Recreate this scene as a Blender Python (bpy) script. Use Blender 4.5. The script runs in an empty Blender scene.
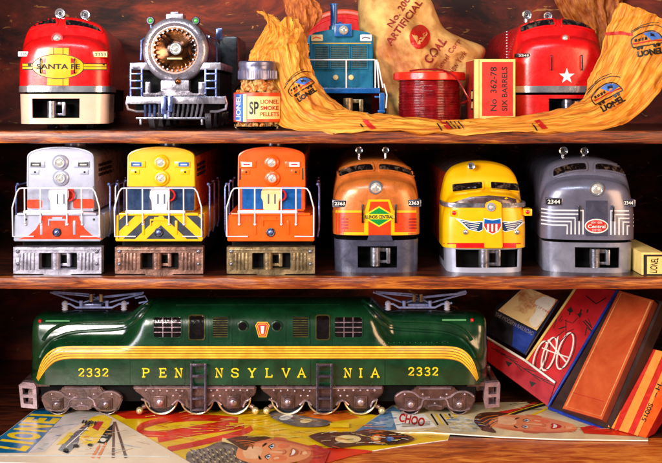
import bpy, bmesh, math, random
from mathutils import Vector, Matrix, noise
from mathutils.bvhtree import BVHTree
from mathutils.geometry import tessellate_polygon
random.seed(7)
S = 0.001          # everything below is written in millimetres
scene = bpy.context.scene
R = math.radians
# ---------------------------------------------------------------- camera
cam_d = bpy.data.cameras.new('camera'); cam = bpy.data.objects.new('camera', cam_d)
scene.collection.objects.link(cam); scene.camera = cam
CAM = Vector((0, -1000, 345))
cam.location = CAM * S; cam.rotation_euler = (R(90), 0, 0)
cam_d.sensor_width = 36; cam_d.lens = 36 * 1000 / 662
cam_d.shift_y = -(231.5 - 100) / 662
cam_d.clip_start = 0.02; cam_d.clip_end = 20
# ---------------------------------------------------------------- world and lamps
world = bpy.data.worlds.new('World'); scene.world = world; world.use_nodes = True
bg = world.node_tree.nodes['Background']
bg.inputs[0].default_value = (0.55, 0.5, 0.62, 1); bg.inputs[1].default_value = 0.12
def area(name, loc, target, size, power, color, sy=None):
    d = bpy.data.lights.new(name, 'AREA'); d.energy = power; d.color = color
    d.shape = 'RECTANGLE'; d.size = size * S; d.size_y = (sy or size) * S
    o = bpy.data.objects.new(name, d); scene.collection.objects.link(o)
    o.location = Vector(loc) * S
    o.rotation_euler = (Vector(target) - Vector(loc)).to_track_quat('-Z', 'Y').to_euler()
area('key_softbox', (-680, -1120, 600), (0, 40, 200), 420, 20, (1.0, 0.93, 0.84), 300)
area('warm_softbox', (900, -900, 400), (60, 60, 150), 480, 9, (1.0, 0.62, 0.34), 560)
area('left_fill', (-1050, -820, 300), (-40, 80, 190), 460, 8, (0.92, 0.9, 1.0), 420)
area('cool_strip', (-60, -1050, 1050), (0, 60, 200), 700, 7, (0.75, 0.86, 1.0), 120)
scene.view_settings.view_transform = 'Standard'; scene.view_settings.look = 'None'
scene.view_settings.exposure = 0.0; scene.view_settings.gamma = 1
scene.cycles.max_bounces = 8

# ---------------------------------------------------------------- photo pixel <-> place
def P(px, py, y):
    k = 1 + y / 1000
    return Vector(((px - 331) * k, y, 345 - (py - 100) * k))
class Fr:            # front plane of one thing at depth y0; d is metres behind it
    def __init__(s, y0): s.y0 = y0; s.k = 1 + y0 / 1000
    def x(s, px): return (px - 331) * s.k
    def z(s, py): return 345 - (py - 100) * s.k
    def p(s, px, py, d=0): return Vector((s.x(px), s.y0 + d, s.z(py)))
def ray(px, py): return Vector((px - 331, 1000, 100 - py)).normalized()

# ---------------------------------------------------------------- materials
MATS = {}
def lin(c):
    return tuple(((v / 255) / 12.92 if v <= 10 else ((v / 255 + 0.055) / 1.055) ** 2.4) for v in c)
def mat(name, rgb, rough=0.28, metal=0.0, coat=0.5, mottle=0.12, scale=90, bump=0.05, bscale=None, spec=0.5, stretch=None, col2=None, lo=0.35, hi=0.65, trans=0.0):
    if name in MATS: return MATS[name]
    m = bpy.data.materials.new(name); m.use_nodes = True; nt = m.node_tree; N = nt.nodes; L = nt.links
    b = N['Principled BSDF']; c = lin(rgb)
    tc = N.new('ShaderNodeTexCoord'); mp = N.new('ShaderNodeMapping'); L.new(tc.outputs['Object'], mp.inputs[0])
    if stretch: mp.inputs['Scale'].default_value = stretch
    nz = N.new('ShaderNodeTexNoise'); nz.inputs['Scale'].default_value = scale; nz.inputs['Detail'].default_value = 6
    nz.inputs['Roughness'].default_value = 0.62; nz.inputs['Distortion'].default_value = 0.6
    L.new(mp.outputs[0], nz.inputs['Vector'])
    cr = N.new('ShaderNodeValToRGB'); L.new(nz.outputs[0], cr.inputs[0])
    cr.color_ramp.elements[0].position = lo; cr.color_ramp.elements[1].position = hi
    a = tuple(v * (1 - mottle) for v in c) if col2 is None else lin(col2)
    e = tuple(min(1, v * (1 + mottle * 0.8)) for v in c) if col2 is None else c
    cr.color_ramp.elements[0].color = (*a, 1); cr.color_ramp.elements[1].color = (*e, 1)
    L.new(cr.outputs[0], b.inputs['Base Color'])
    rr = N.new('ShaderNodeMapRange'); L.new(nz.outputs[0], rr.inputs[0])
    rr.inputs[1].default_value = 0.3; rr.inputs[2].default_value = 0.7
    rr.inputs[3].default_value = rough * 0.75; rr.inputs[4].default_value = min(1, rough * 1.35)
    L.new(rr.outputs[0], b.inputs['Roughness'])
    b.inputs['Metallic'].default_value = metal; b.inputs['Coat Weight'].default_value = coat
    b.inputs['Coat Roughness'].default_value = max(.1, rough * .7); b.inputs['Specular IOR Level'].default_value = spec
    if trans: b.inputs['Transmission Weight'].default_value = trans; b.inputs['IOR'].default_value = 1.3
    if bump:
        n2 = N.new('ShaderNodeTexNoise'); n2.inputs['Scale'].default_value = bscale or scale * 2.5; n2.inputs['Detail'].default_value = 4
        L.new(mp.outputs[0], n2.inputs['Vector'])
        bp = N.new('ShaderNodeBump'); bp.inputs['Strength'].default_value = bump; bp.inputs['Distance'].default_value = 0.002
        L.new(n2.outputs[0], bp.inputs['Height']); L.new(bp.outputs[0], b.inputs['Normal'])
        if coat: L.new(bp.outputs[0], b.inputs['Coat Normal'])
    MATS[name] = m; return m
def paint(name, rgb, **k):
    return mat(name, rgb, **k)
red = paint('red_enamel', (222, 14, 16), mottle=.18)
darkred = paint('deep_red', (150, 16, 20), mottle=.25)
orange = paint('orange_enamel', (246, 92, 6), mottle=.12, scale=30)
orange2 = paint('red_orange_enamel', (236, 62, 14), mottle=.15)
yellow = paint('yellow_enamel', (252, 186, 4), mottle=.08, scale=30)
silver = paint('silver_paint', (178, 180, 200), mottle=.07, scale=30, rough=.3, metal=.25)
white = paint('white_paint', (232, 230, 234), mottle=.04, scale=30, rough=.35)
cream = paint('cream_paint', (240, 214, 150), mottle=.1, rough=.5, coat=.1)
bluep = paint('blue_enamel', (10, 92, 170), mottle=.25)
teal = paint('teal_enamel', (14, 106, 140), mottle=.35, scale=60)
navy = paint('navy_paint', (16, 50, 92), mottle=.3)
green = paint('green_enamel', (8, 58, 30), mottle=.4, scale=35, rough=.24, coat=1.0, bump=.3, bscale=30)
green2 = paint('bright_green', (10, 140, 56), mottle=.1)
gold = paint('gold_stripe', (240, 188, 40), mottle=.25, rough=.42, coat=.2, scale=50, bump=.2)
goldd = paint('gold_dark_line', (150, 84, 14), mottle=.2, rough=.35)  # darker gold for the lines between the stripes
grey = paint('grey_enamel', (112, 110, 130), mottle=.16, scale=35, rough=.25, metal=.3)
greyd = paint('dark_grey_enamel', (78, 78, 98), mottle=.2, rough=.25, metal=.3)
chrome = mat('chrome', (225, 228, 240), rough=.16, metal=.85, coat=.3, mottle=.25, scale=50, bump=.06)
steel = mat('worn_steel', (150, 148, 160), rough=.3, metal=.8, coat=0, mottle=.45, scale=70, bump=.25)
castl = mat('cast_silver', (172, 166, 182), rough=.36, metal=.55, coat=.1, mottle=.35, scale=80, bump=.25)
copper = mat('cast_copper', (150, 110, 96), rough=.34, metal=.6, coat=.2, mottle=.45, scale=80, bump=.3)
castg = mat('cast_brass', (152, 128, 92), rough=.34, metal=.6, coat=.2, mottle=.45, scale=80, bump=.3)
truckm = mat('brown_cast_metal', (98, 68, 62), rough=.3, metal=.45, coat=.4, mottle=.5, scale=70, bump=.35)
truckl = mat('brown_cast_metal_edges', (176, 150, 158), rough=.26, metal=.7, coat=.3, mottle=.4, scale=70, bump=.3)
brassm = mat('pale_brass_rim', (238, 214, 160), rough=.22, metal=.7, coat=.2, mottle=.2)
bluest = mat('blued_steel', (120, 136, 200), rough=.25, metal=.7, coat=.2, mottle=.4, scale=90, bump=.1)
pant = mat('pale_blue_metal', (160, 176, 236), rough=.25, metal=.25, coat=.5, mottle=.3, scale=90, bump=.1)
black = mat('black_paint', (22, 20, 26), rough=.3, mottle=.5, coat=.4)
blackm = mat('matt_black', (10, 8, 9), rough=.8, mottle=.5, coat=0, spec=.2)
glass = mat('dark_window', (30, 20, 16), rough=.1, coat=1, mottle=.5, scale=120, col2=(8, 6, 8), lo=.45, hi=.7, bump=.1)
glassw = mat('painted_glint_window', (120, 96, 80), rough=.1, coat=1, scale=150, col2=(14, 10, 12), lo=.5, hi=.72, bump=.1)  # pale noise patches paint glints into the dark glass
lamp = mat('lamp_lens', (236, 232, 220), rough=.08, coat=1, metal=.5, mottle=.3, scale=300)
bronze = mat('bronze_smokebox', (190, 110, 50), rough=.22, metal=.85, coat=.3, col2=(38, 16, 10), scale=32, lo=.38, hi=.66, bump=.2)
peach = mat('peach_cream_pilot', (248, 202, 174), rough=.25, coat=.6, mottle=.08, scale=30)
inkk = mat('black_ink', (20, 14, 12), rough=.5, coat=0, bump=0)
inkr = mat('red_ink', (196, 30, 20), rough=.5, coat=0, bump=0, mottle=.2)
inkm = mat('maroon_ink', (150, 40, 34), rough=.6, coat=0, bump=0, mottle=.3)
inkb = mat('blue_ink', (60, 110, 190), rough=.5, coat=0, bump=0, mottle=.3)
inky = mat('yellow_ink', (250, 206, 20), rough=.4, coat=.2, bump=0, mottle=.15)
inko = mat('orange_ink', (240, 90, 20), rough=.4, coat=.2, bump=0, mottle=.2)
inkw = mat('white_ink', (240, 236, 226), rough=.5, coat=0, bump=0)

# ---------------------------------------------------------------- mesh builder
ORG = {}
def sset(o, **k):
    for a, b in k.items():
        if b: o[a] = b
def thing(name, label, cat, org, group=None):
    o = bpy.data.objects.new(name, None); scene.collection.objects.link(o)
    o.empty_display_size = 0.01
    o.location = Vector(org) * S; ORG[o.name] = Vector(org)
    sset(o, label=label, category=cat, group=group); return o
class MB:
    def __init__(s): s.v = []; s.f = []; s.m = []
    def add(s, vs, fs, m):
        n = len(s.v); s.v += [Vector(v) for v in vs]; s.f += [tuple(i + n for i in f) for f in fs]; s.m += [m] * len(fs); return s
    def frombm(s, bm, m):
        bm.verts.index_update(); s.add([v.co.copy() for v in bm.verts], [[v.index for v in f.verts] for f in bm.faces], m); bm.free(); return s
    def box(s, x0, x1, y0, y1, z0, z1, m, bev=0, mx=None):
        bm = bmesh.new(); bmesh.ops.create_cube(bm, size=1)
        for v in bm.verts: v.co = Vector(((x0 + x1) / 2 + v.co.x * abs(x1 - x0), (y0 + y1) / 2 + v.co.y * abs(y1 - y0), (z0 + z1) / 2 + v.co.z * abs(z1 - z0)))
        if bev: bmesh.ops.bevel(bm, geom=list(bm.edges), offset=bev, segments=2, affect='EDGES', profile=.6)
        if mx: bm.transform(mx)
        return s.frombm(bm, m)
    def fbox(s, F, px0, px1, py0, py1, d0, d1, m, bev=.6):   # box given by pixels on a frame
        return s.box(F.x(px0), F.x(px1), F.y0 + d0, F.y0 + d1, F.z(py1), F.z(py0), m, bev)
    def loft(s, rings, m, closed=True, caps=True):
        n = len(rings[0]); vs = [p for r in rings for p in r]; fs = []
        for i in range(len(rings) - 1):
            for j in range(n if closed else n - 1):
                a = i * n + j; b = i * n + (j + 1) % n
                fs.append((a, b, b + n, a + n))
        if caps and closed:
            fs.append(tuple(range(n))); fs.append(tuple(range((len(rings) - 1) * n, len(rings) * n))[::-1])
        return s.add(vs, fs, m)
    def lathe(s, prof, o, axis, m, n=32, cap=True):
        o = Vector(o); ax = Vector(axis).normalized(); u = ax.orthogonal().normalized(); w = ax.cross(u); rings = []
        for r, h in prof:
            r = max(r, .01)
            rings.append([o + ax * h + (u * math.cos(t) + w * math.sin(t)) * r for t in [2 * math.pi * i / n for i in range(n)]])
        return s.loft(rings, m, True, cap)
    def cyl(s, a, b, r, m, n=16, r2=None):
        a = Vector(a); b = Vector(b); return s.lathe([(r, 0), (r2 if r2 is not None else r, (b - a).length)], a, b - a, m, n)
    def tube(s, pts, r, m, n=8):
        pts = [Vector(p) for p in pts]; rings = []; prev = None
        for i, p in enumerate(pts):
            t = (pts[min(i + 1, len(pts) - 1)] - pts[max(i - 1, 0)]).normalized()
            u = t.orthogonal().normalized() if prev is None else (prev - t * prev.dot(t)).normalized()
            prev = u; w = t.cross(u)
            rings.append([p + (u * math.cos(a) + w * math.sin(a)) * r for a in [2 * math.pi * k / n for k in range(n)]])
        return s.loft(rings, m)
    def ball(s, c, r, m, sc=(1, 1, 1), n=16):
        bm = bmesh.new(); bmesh.ops.create_uvsphere(bm, u_segments=n, v_segments=max(6, n // 2), radius=r)
        for v in bm.verts: v.co = Vector((v.co.x * sc[0], v.co.y * sc[1], v.co.z * sc[2])) + Vector(c)
        return s.frombm(bm, m)
    def torus(s, c, R_, r, m, axis=(0, 1, 0), n=32, k=8):
        return s.lathe([(R_ + r * math.cos(t), r * math.sin(t)) for t in [2 * math.pi * i / k for i in range(k + 1)]], c, axis, m, n, False)
    def prism(s, F, pts, d0, d1, m, holes=(), bev=0):        # px polygon extruded in depth
        loops = [pts] + list(holes)
        tri = tessellate_polygon([[Vector((a, b, 0)) for a, b in l] for l in loops])
        flat = [q for l in loops for q in l]; n = len(flat)
        vs = [F.p(a, b, d0) for a, b in flat] + [F.p(a, b, d1) for a, b in flat]
        if not holes:
            fs = [tuple(range(n)), tuple(range(n, 2 * n))[::-1]]
        else:
            fs = [tuple(t) for t in tri] + [tuple(i + n for i in t)[::-1] for t in tri]
        o = 0
        for l in loops:
            for i in range(len(l)):
                a = o + i; b = o + (i + 1) % len(l); fs.append((a, b, b + n, a + n))
            o += len(l)
        if bev:
            bm = bmesh.new(); bv = [bm.verts.new(v) for v in vs]
            for f in fs: bm.faces.new([bv[i] for i in f])
            bmesh.ops.recalc_face_normals(bm, faces=list(bm.faces))
            ed = [e for e in bm.edges if e.calc_face_angle(0) > .4]
            bmesh.ops.bevel(bm, geom=ed, offset=bev, segments=2, affect='EDGES', clamp_overlap=True)
            return s.frombm(bm, m)
        return s.add(vs, fs, m)
    def bvh(s): return BVHTree.FromPolygons([tuple(v) for v in s.v], s.f)
    def join(s, o):
        n = len(s.v); s.v += o.v; s.f += [tuple(i + n for i in f) for f in o.f]; s.m += o.m; return s
    def build(s, name, parent=None, ang=38, org=None, recalc=True):
        root = parent
        while root is not None and root.parent is not None: root = root.parent
        og = ORG[root.name] if root is not None else (Vector(org) if org is not None else Vector((0, 0, 0)))
        me = bpy.data.meshes.new(name); me.from_pydata([(v - og) * S for v in s.v], [], s.f)
        ms = []
        for m in s.m:
            if m not in ms: ms.append(m)
        for m in ms: me.materials.append(m)
        idx = {m: i for i, m in enumerate(ms)}
        me.polygons.foreach_set('material_index', [idx[m] for m in s.m])
        if recalc:
            bm = bmesh.new(); bm.from_mesh(me); bmesh.ops.recalc_face_normals(bm, faces=list(bm.faces)); bm.to_mesh(me); bm.free()
        me.polygons.foreach_set('use_smooth', [True] * len(me.polygons))
        me.set_sharp_from_angle(angle=R(ang)); me.update()
        o = bpy.data.objects.new(name, me); scene.collection.objects.link(o)
        if parent is not None: o.parent = parent
        else: o.location = og * S; ORG[o.name] = og
        return o

# ---------------------------------------------------------------- printed or painted marks laid on a surface
def on_bvh(bvh):
    def f(px, py, off):
        d = ray(px, py); h, n, i, t = bvh.ray_cast(CAM, d)
        if h is None: return None
        if n.dot(d) > 0: n = -n
        return h + n * off
    return f
def on_plane(a, n):
    a = Vector(a); n = Vector(n).normalized()
    if n.dot(a - CAM) > 0: n = -n
    def f(px, py, off):
        d = ray(px, py); t = (a - CAM).dot(n) / d.dot(n); return CAM + d * t + n * off
    return f
def floor_at(z): return on_plane((0, 0, z), (0, 0, 1))
def strip(pts, w, closed=False, w2=None):
    n = len(pts); L_ = []; R_ = []
    for i in range(n):
        if closed: a = Vector(pts[i - 1]); b = Vector(pts[(i + 1) % n])
        else: a = Vector(pts[max(i - 1, 0)]); b = Vector(pts[min(i + 1, n - 1)])
        t = (b - a); t = t / max(t.length, 1e-6); nn = Vector((-t.y, t.x))
        ww = w if w2 is None else w + (w2 - w) * i / (n - 1)
        c = 1.0
        if (0 < i < n - 1) or closed:
            e = (Vector(pts[i]) - Vector(pts[i - 1])); e = e / max(e.length, 1e-6); c = max(.45, abs(e.dot(t)))
        L_.append(Vector(pts[i]) + nn * ww / 2 / c); R_.append(Vector(pts[i]) - nn * ww / 2 / c)
    vs = L_ + R_; fs = [(i, (i + 1) % n, n + (i + 1) % n, n + i) for i in range(n if closed else n - 1)]
    return vs, fs
def ell(cx, cy, rx, ry, rot=0, n=24, a0=0, a1=360):
    c, s_ = math.cos(R(rot)), math.sin(R(rot)); out = []
    for i in range(n if a1 - a0 == 360 else n + 1):
        t = R(a0 + (a1 - a0) * i / n); x = rx * math.cos(t); y = ry * math.sin(t)
        out.append((cx + x * c - y * s_, cy + x * s_ + y * c))
    return out
def arcp(pts, n=8):      # Catmull-Rom through points
    out = []; m = len(pts)
    for i in range(m - 1):
        p0 = pts[max(i - 1, 0)]; p1 = pts[i]; p2 = pts[i + 1]; p3 = pts[min(i + 2, m - 1)]
        for k in range(n):
            t = k / n
            out.append(tuple(.5 * ((2 * p1[j]) + (p2[j] - p0[j]) * t + (2 * p0[j] - 5 * p1[j] + 4 * p2[j] - p3[j]) * t * t + (3 * p1[j] - p0[j] - 3 * p2[j] + p3[j]) * t ** 3) for j in range(len(p1))))
    out.append(tuple(pts[-1])); return out
FONTC = {}
def text_mesh(txt, bold=0):
    key = (txt, bold)
    if key not in FONTC:
        cu = bpy.data.curves.new('t', 'FONT'); cu.body = txt; cu.offset = bold; cu.resolution_u = 5
        o = bpy.data.objects.new('t', cu); scene.collection.objects.link(o)
        dg = bpy.context.evaluated_depsgraph_get(); me = o.evaluated_get(dg).to_mesh()
        vs = [(v.co.x, v.co.y) for v in me.vertices]; fs = [tuple(p.vertices) for p in me.polygons]
        o.evaluated_get(dg).to_mesh_clear(); bpy.data.objects.remove(o); bpy.data.curves.remove(cu)
        FONTC[key] = (vs, fs)
    return FONTC[key]
GL = {  # slab serif strokes on a 1 high box
 'P': [[(.15,0),(.15,1)],[(0,0),(.32,0)],[(0,1),(.5,1),(.68,.88),(.68,.62),(.5,.5),(.15,.5)]],
 'E': [[(.15,0),(.15,1)],[(0,1),(.68,1),(.68,.78)],[(0,0),(.7,0),(.7,.24)],[(.15,.52),(.5,.52)],[(.5,.4),(.5,.64)]],
 'N': [[(.14,0),(.14,1),(.66,0),(.66,1)],[(0,0),(.3,0)],[(0,1),(.14,1)],[(.52,1),(.8,1)]],
 'S': [[(.66,.72),(.66,.88),(.5,1),(.2,1),(.06,.88),(.06,.66),(.2,.54),(.5,.48),(.66,.34),(.66,.12),(.5,0),(.2,0),(.04,.12),(.04,.3)]],
 'Y': [[(.08,1),(.38,.5),(.68,1)],[(.38,.5),(.38,0)],[(.22,0),(.54,0)],[(-.04,1),(.2,1)],[(.56,1),(.8,1)]],
 'L': [[(.15,1),(.15,0),(.68,0),(.68,.26)],[(0,1),(.32,1)],[(0,0),(.15,0)]],
 'V': [[(.06,1),(.38,0),(.7,1)],[(-.06,1),(.2,1)],[(.56,1),(.82,1)]],
 'A': [[(.04,0),(.38,1),(.72,0)],[(.16,.34),(.6,.34)],[(-.08,0),(.18,0)],[(.58,0),(.84,0)]],
 'I': [[(.3,0),(.3,1)],[(.14,0),(.46,0)],[(.14,1),(.46,1)]],
 '2': [[(.06,.72),(.08,.9),(.24,1),(.46,1),(.62,.88),(.62,.66),(.05,.04),(.64,.04),(.64,.2)]],
 '3': [[(.06,.8),(.2,1),(.46,1),(.62,.88),(.6,.68),(.34,.53),(.62,.4),(.64,.14),(.46,0),(.2,0),(.04,.18)]]}
class Dec:
    def __init__(s, fn, grid=4, base=.25): s.fn = fn; s.g = grid; s.b = base; s.items = []; s.k = 0
    def _put(s, vs, fs, m, off):
        s.k += 1; s.items.append(([tuple(v) for v in vs], fs, m, s.b + s.k * .012 if off is None else off)); return s
    def poly(s, pts, m, holes=(), off=None):
        loops = [pts] + list(holes); tri = tessellate_polygon([[Vector((a[0], a[1], 0)) for a in l] for l in loops])
        return s._put([q for l in loops for q in l], [tuple(t) for t in tri], m, off)
    def rect(s, x0, x1, y0, y1, m, off=None): return s.poly([(x0, y0), (x1, y0), (x1, y1), (x0, y1)], m, off=off)
    def line(s, pts, w, m, closed=False, w2=None, off=None): return s._put(*strip(pts, w, closed, w2), m, off)
    def ell(s, cx, cy, rx, ry, m, rot=0, off=None): return s.poly(ell(cx, cy, rx, ry, rot), m, off=off)
    def text(s, t, cx, cy, w, h, m, rot=0, bold=0, quad=None):
        vs, fs = text_mesh(t, bold)
        x0 = min(v[0] for v in vs); x1 = max(v[0] for v in vs); y0 = min(v[1] for v in vs); y1 = max(v[1] for v in vs)
        c, sn = math.cos(R(rot)), math.sin(R(rot)); out = []
        for x, y in vs:
            u = (x - x0) / (x1 - x0); v = (y1 - y) / (y1 - y0)
            if quad:   # corners TL TR BR BL
                a, b, cc, d = [Vector(q) for q in quad]; out.append(tuple(a.lerp(b, u).lerp(d.lerp(cc, u), v)))
            else:
                X = (u - .5) * w; Y = (v - .5) * h; out.append((cx + X * c + Y * sn, cy - X * sn + Y * c))
        return s._put(out, fs, m, None)
    def slab(s, ch, cx, cy, w, h, m, t=.16):
        for st in GL[ch]: s.line([(cx + (x - .37) * w / .75, cy + h / 2 - y * h) for x, y in st], t * h, m)
        return s
    def mb(s, thick=0):
        out = MB()
        for vs, fs, m, off in s.items:
            bm = bmesh.new(); bv = [bm.verts.new((v[0], v[1], 0)) for v in vs]
            for f in fs:
                try: bm.faces.new([bv[i] for i in f])
                except ValueError: pass
            bmesh.ops.dissolve_degenerate(bm, edges=list(bm.edges), dist=1e-5)
            if not bm.verts: bm.free(); continue
            for ax in (0, 1):
                lo = min(v.co[ax] for v in bm.verts); hi = max(v.co[ax] for v in bm.verts)
                q = math.ceil(lo / s.g + 1e-6) * s.g
                while q < hi - 1e-4 and s.g < 500:
                    no = Vector((1, 0, 0)) if ax == 0 else Vector((0, 1, 0))
                    bmesh.ops.bisect_plane(bm, geom=list(bm.verts) + list(bm.edges) + list(bm.faces), plane_co=no * q, plane_no=no, dist=1e-4); q += s.g
            bad = []; low = {}
            for v in bm.verts:
                p = s.fn(v.co.x, v.co.y, off)
                if p is None: bad.append(v)
                else: low[v] = s.fn(v.co.x, v.co.y, -.3) if thick else None; v.co = p
            if bad: bmesh.ops.delete(bm, geom=bad, context='VERTS')
            # drop faces stretched over a silhouette
            kill = [f for f in bm.faces if max(e.calc_length() for e in f.edges) > s.g * 6 + 3] if s.g < 500 else []
            if kill: bmesh.ops.delete(bm, geom=kill, context='FACES')
            if thick and bm.faces:
                base = {v: low[v] for v in bm.verts if v in low}
                be = [e for e in bm.edges if e.is_boundary]; cop = {}
                for e in be:
                    for v in e.verts:
                        if v not in cop: cop[v] = bm.verts.new(base[v])
                for e in be:
                    a, b = e.verts
                    try: bm.faces.new([a, b, cop[b], cop[a]])
                    except ValueError: pass
            for v in [v for v in bm.verts if not v.link_faces]: bm.verts.remove(v)
            out.frombm(bm, m)
        return out
    def build(s, name, parent, thick=0, ang=30):
        return s.mb(thick).build(name, parent, ang)
# ================================================================ bookcase
woodm = None
def wood_mat(name, c1, c2, c3, sx=4, sc=30):
    m = bpy.data.materials.new(name); m.use_nodes = True; nt = m.node_tree; N = nt.nodes; L = nt.links; b = N['Principled BSDF']
    tc = N.new('ShaderNodeTexCoord'); mp = N.new('ShaderNodeMapping'); mp.inputs['Scale'].default_value = (sx * 1.9, 34, 95)
    L.new(tc.outputs['Object'], mp.inputs[0])
    n1 = N.new('ShaderNodeTexNoise'); n1.inputs['Scale'].default_value = 3.2; n1.inputs['Detail'].default_value = 8; n1.inputs['Roughness'].default_value = .68; n1.inputs['Distortion'].default_value = .7
    L.new(mp.outputs[0], n1.inputs['Vector'])
    n2 = N.new('ShaderNodeTexNoise'); n2.inputs['Scale'].default_value = 5; n2.inputs['Detail'].default_value = 3; L.new(tc.outputs['Object'], n2.inputs['Vector'])
    ad = N.new('ShaderNodeMath'); ad.operation = 'MULTIPLY_ADD'; ad.inputs[1].default_value = .45; L.new(n2.outputs[0], ad.inputs[0])
    sb = N.new('ShaderNodeMath'); sb.operation = 'SUBTRACT'; sb.inputs[1].default_value = .22; L.new(n1.outputs[0], ad.inputs[2]); L.new(ad.outputs[0], sb.inputs[0])
    cr = N.new('ShaderNodeValToRGB'); L.new(sb.outputs[0], cr.inputs[0]); e = cr.color_ramp.elements
    e[0].position = .34; e[0].color = (*lin(c1), 1); e[1].position = .72; e[1].color = (*lin(c3), 1)
    x = e.new(.5); x.color = (*lin(c2), 1)
    L.new(cr.outputs[0], b.inputs['Base Color']); b.inputs['Roughness'].default_value = .38; b.inputs['Coat Weight'].default_value = .25; b.inputs['Coat Roughness'].default_value = .25
    bp = N.new('ShaderNodeBump'); bp.inputs['Strength'].default_value = .35; bp.inputs['Distance'].default_value = .002
    L.new(n1.outputs[0], bp.inputs['Height']); L.new(bp.outputs[0], b.inputs['Normal']); return m
woodm = wood_mat('shelf_wood', (50, 16, 6), (132, 54, 16), (216, 130, 44))
woodb = wood_mat('bottom_shelf_wood', (104, 32, 10), (184, 82, 26), (238, 150, 60), sx=5)
def back_mat():
    m = bpy.data.materials.new('mottled_back_panel'); m.use_nodes = True; nt = m.node_tree; N = nt.nodes; L = nt.links; b = N['Principled BSDF']
    tc = N.new('ShaderNodeTexCoord')
    n1 = N.new('ShaderNodeTexNoise'); n1.inputs['Scale'].default_value = 6; n1.inputs['Detail'].default_value = 9; n1.inputs['Roughness'].default_value = .7; n1.inputs['Distortion'].default_value = 1.5
    mp = N.new('ShaderNodeMapping'); mp.inputs['Rotation'].default_value = (0, .6, 0); mp.inputs['Scale'].default_value = (1, 1, 2.6); L.new(tc.outputs['Object'], mp.inputs[0]); L.new(mp.outputs[0], n1.inputs['Vector'])
    cr = N.new('ShaderNodeValToRGB'); L.new(n1.outputs[0], cr.inputs[0]); e = cr.color_ramp.elements
    e[0].position = .38; e[0].color = (*lin((44, 18, 12)), 1); e[1].position = .68; e[1].color = (*lin((184, 66, 34)), 1); x = e.new(.52); x.color = (*lin((108, 40, 24)), 1)
    v = N.new('ShaderNodeTexNoise'); v.inputs['Scale'].default_value = 34; v.inputs['Detail'].default_value = 3; v.inputs['Distortion'].default_value = 2; L.new(mp.outputs[0], v.inputs['Vector'])
    r2 = N.new('ShaderNodeValToRGB'); L.new(v.outputs[0], r2.inputs[0]); r2.color_ramp.elements[0].position = .66; r2.color_ramp.elements[1].position = .72
    mx = N.new('ShaderNodeMixRGB'); L.new(r2.outputs[0], mx.inputs[0]); L.new(cr.outputs[0], mx.inputs[1]); mx.inputs[2].default_value = (*lin((196, 132, 70)), 1)
    L.new(mx.outputs[0], b.inputs['Base Color']); b.inputs['Roughness'].default_value = .75; return m
backm = back_mat()
bc = thing('bookcase', 'orange brown wooden bookcase whose three long shelves carry the toy trains', 'bookcase', (0, 0, -25))
def board(y0, y1, z0, z1, m, seed):
    o = MB(); nx = 90; rings = []
    for i in range(nx + 1):
        x = -455 + 910 * i / nx; w = lambda k: noise.noise(Vector((x * .02, k * 7.3 + seed, 0))) * 1.1
        r = 2.2
        rings.append([(x, y0 + r + w(1), z1 + w(2) * .15), (x, y0 + .6 + w(1), z1 - .6), (x, y0 + w(3), z1 - r + w(2) * .4), (x, y0 + w(3), z0 + r + w(4)), (x, y0 + .6 + w(3), z0 + .6 + w(4)), (x, y0 + r, z0 + w(4)), (x, y1, z0), (x, y1, z1)])
    return o.loft(rings, m)
wood_shade = wood_mat('shaded_shelf_wood', (20, 8, 5), (58, 22, 12), (110, 46, 20))  # darkened wood: shade of the shelf recesses put into the board colour
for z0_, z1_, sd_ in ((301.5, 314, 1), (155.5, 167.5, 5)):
    sh_ = MB().box(-455, 455, 9, 340, z0_ + .4, z1_ - .3, wood_shade).build('shelf', bc)
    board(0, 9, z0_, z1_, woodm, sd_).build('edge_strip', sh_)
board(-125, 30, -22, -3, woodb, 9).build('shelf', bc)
MB().box(-455, 455, 30.6, 340, -22, -3.2, wood_shade).build('shelf', bc)  # rear of the bottom shelf, its recess shade painted in as darker wood
MB().box(-455, 455, 340, 350, -22, 720, backm).build('back_panel', bc)
MB().box(-468, -455, -125, 350, -22, 720, woodm, 1).build('side_panel', bc)
MB().box(455, 468, -125, 350, -22, 720, woodm, 1).build('side_panel', bc)

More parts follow.
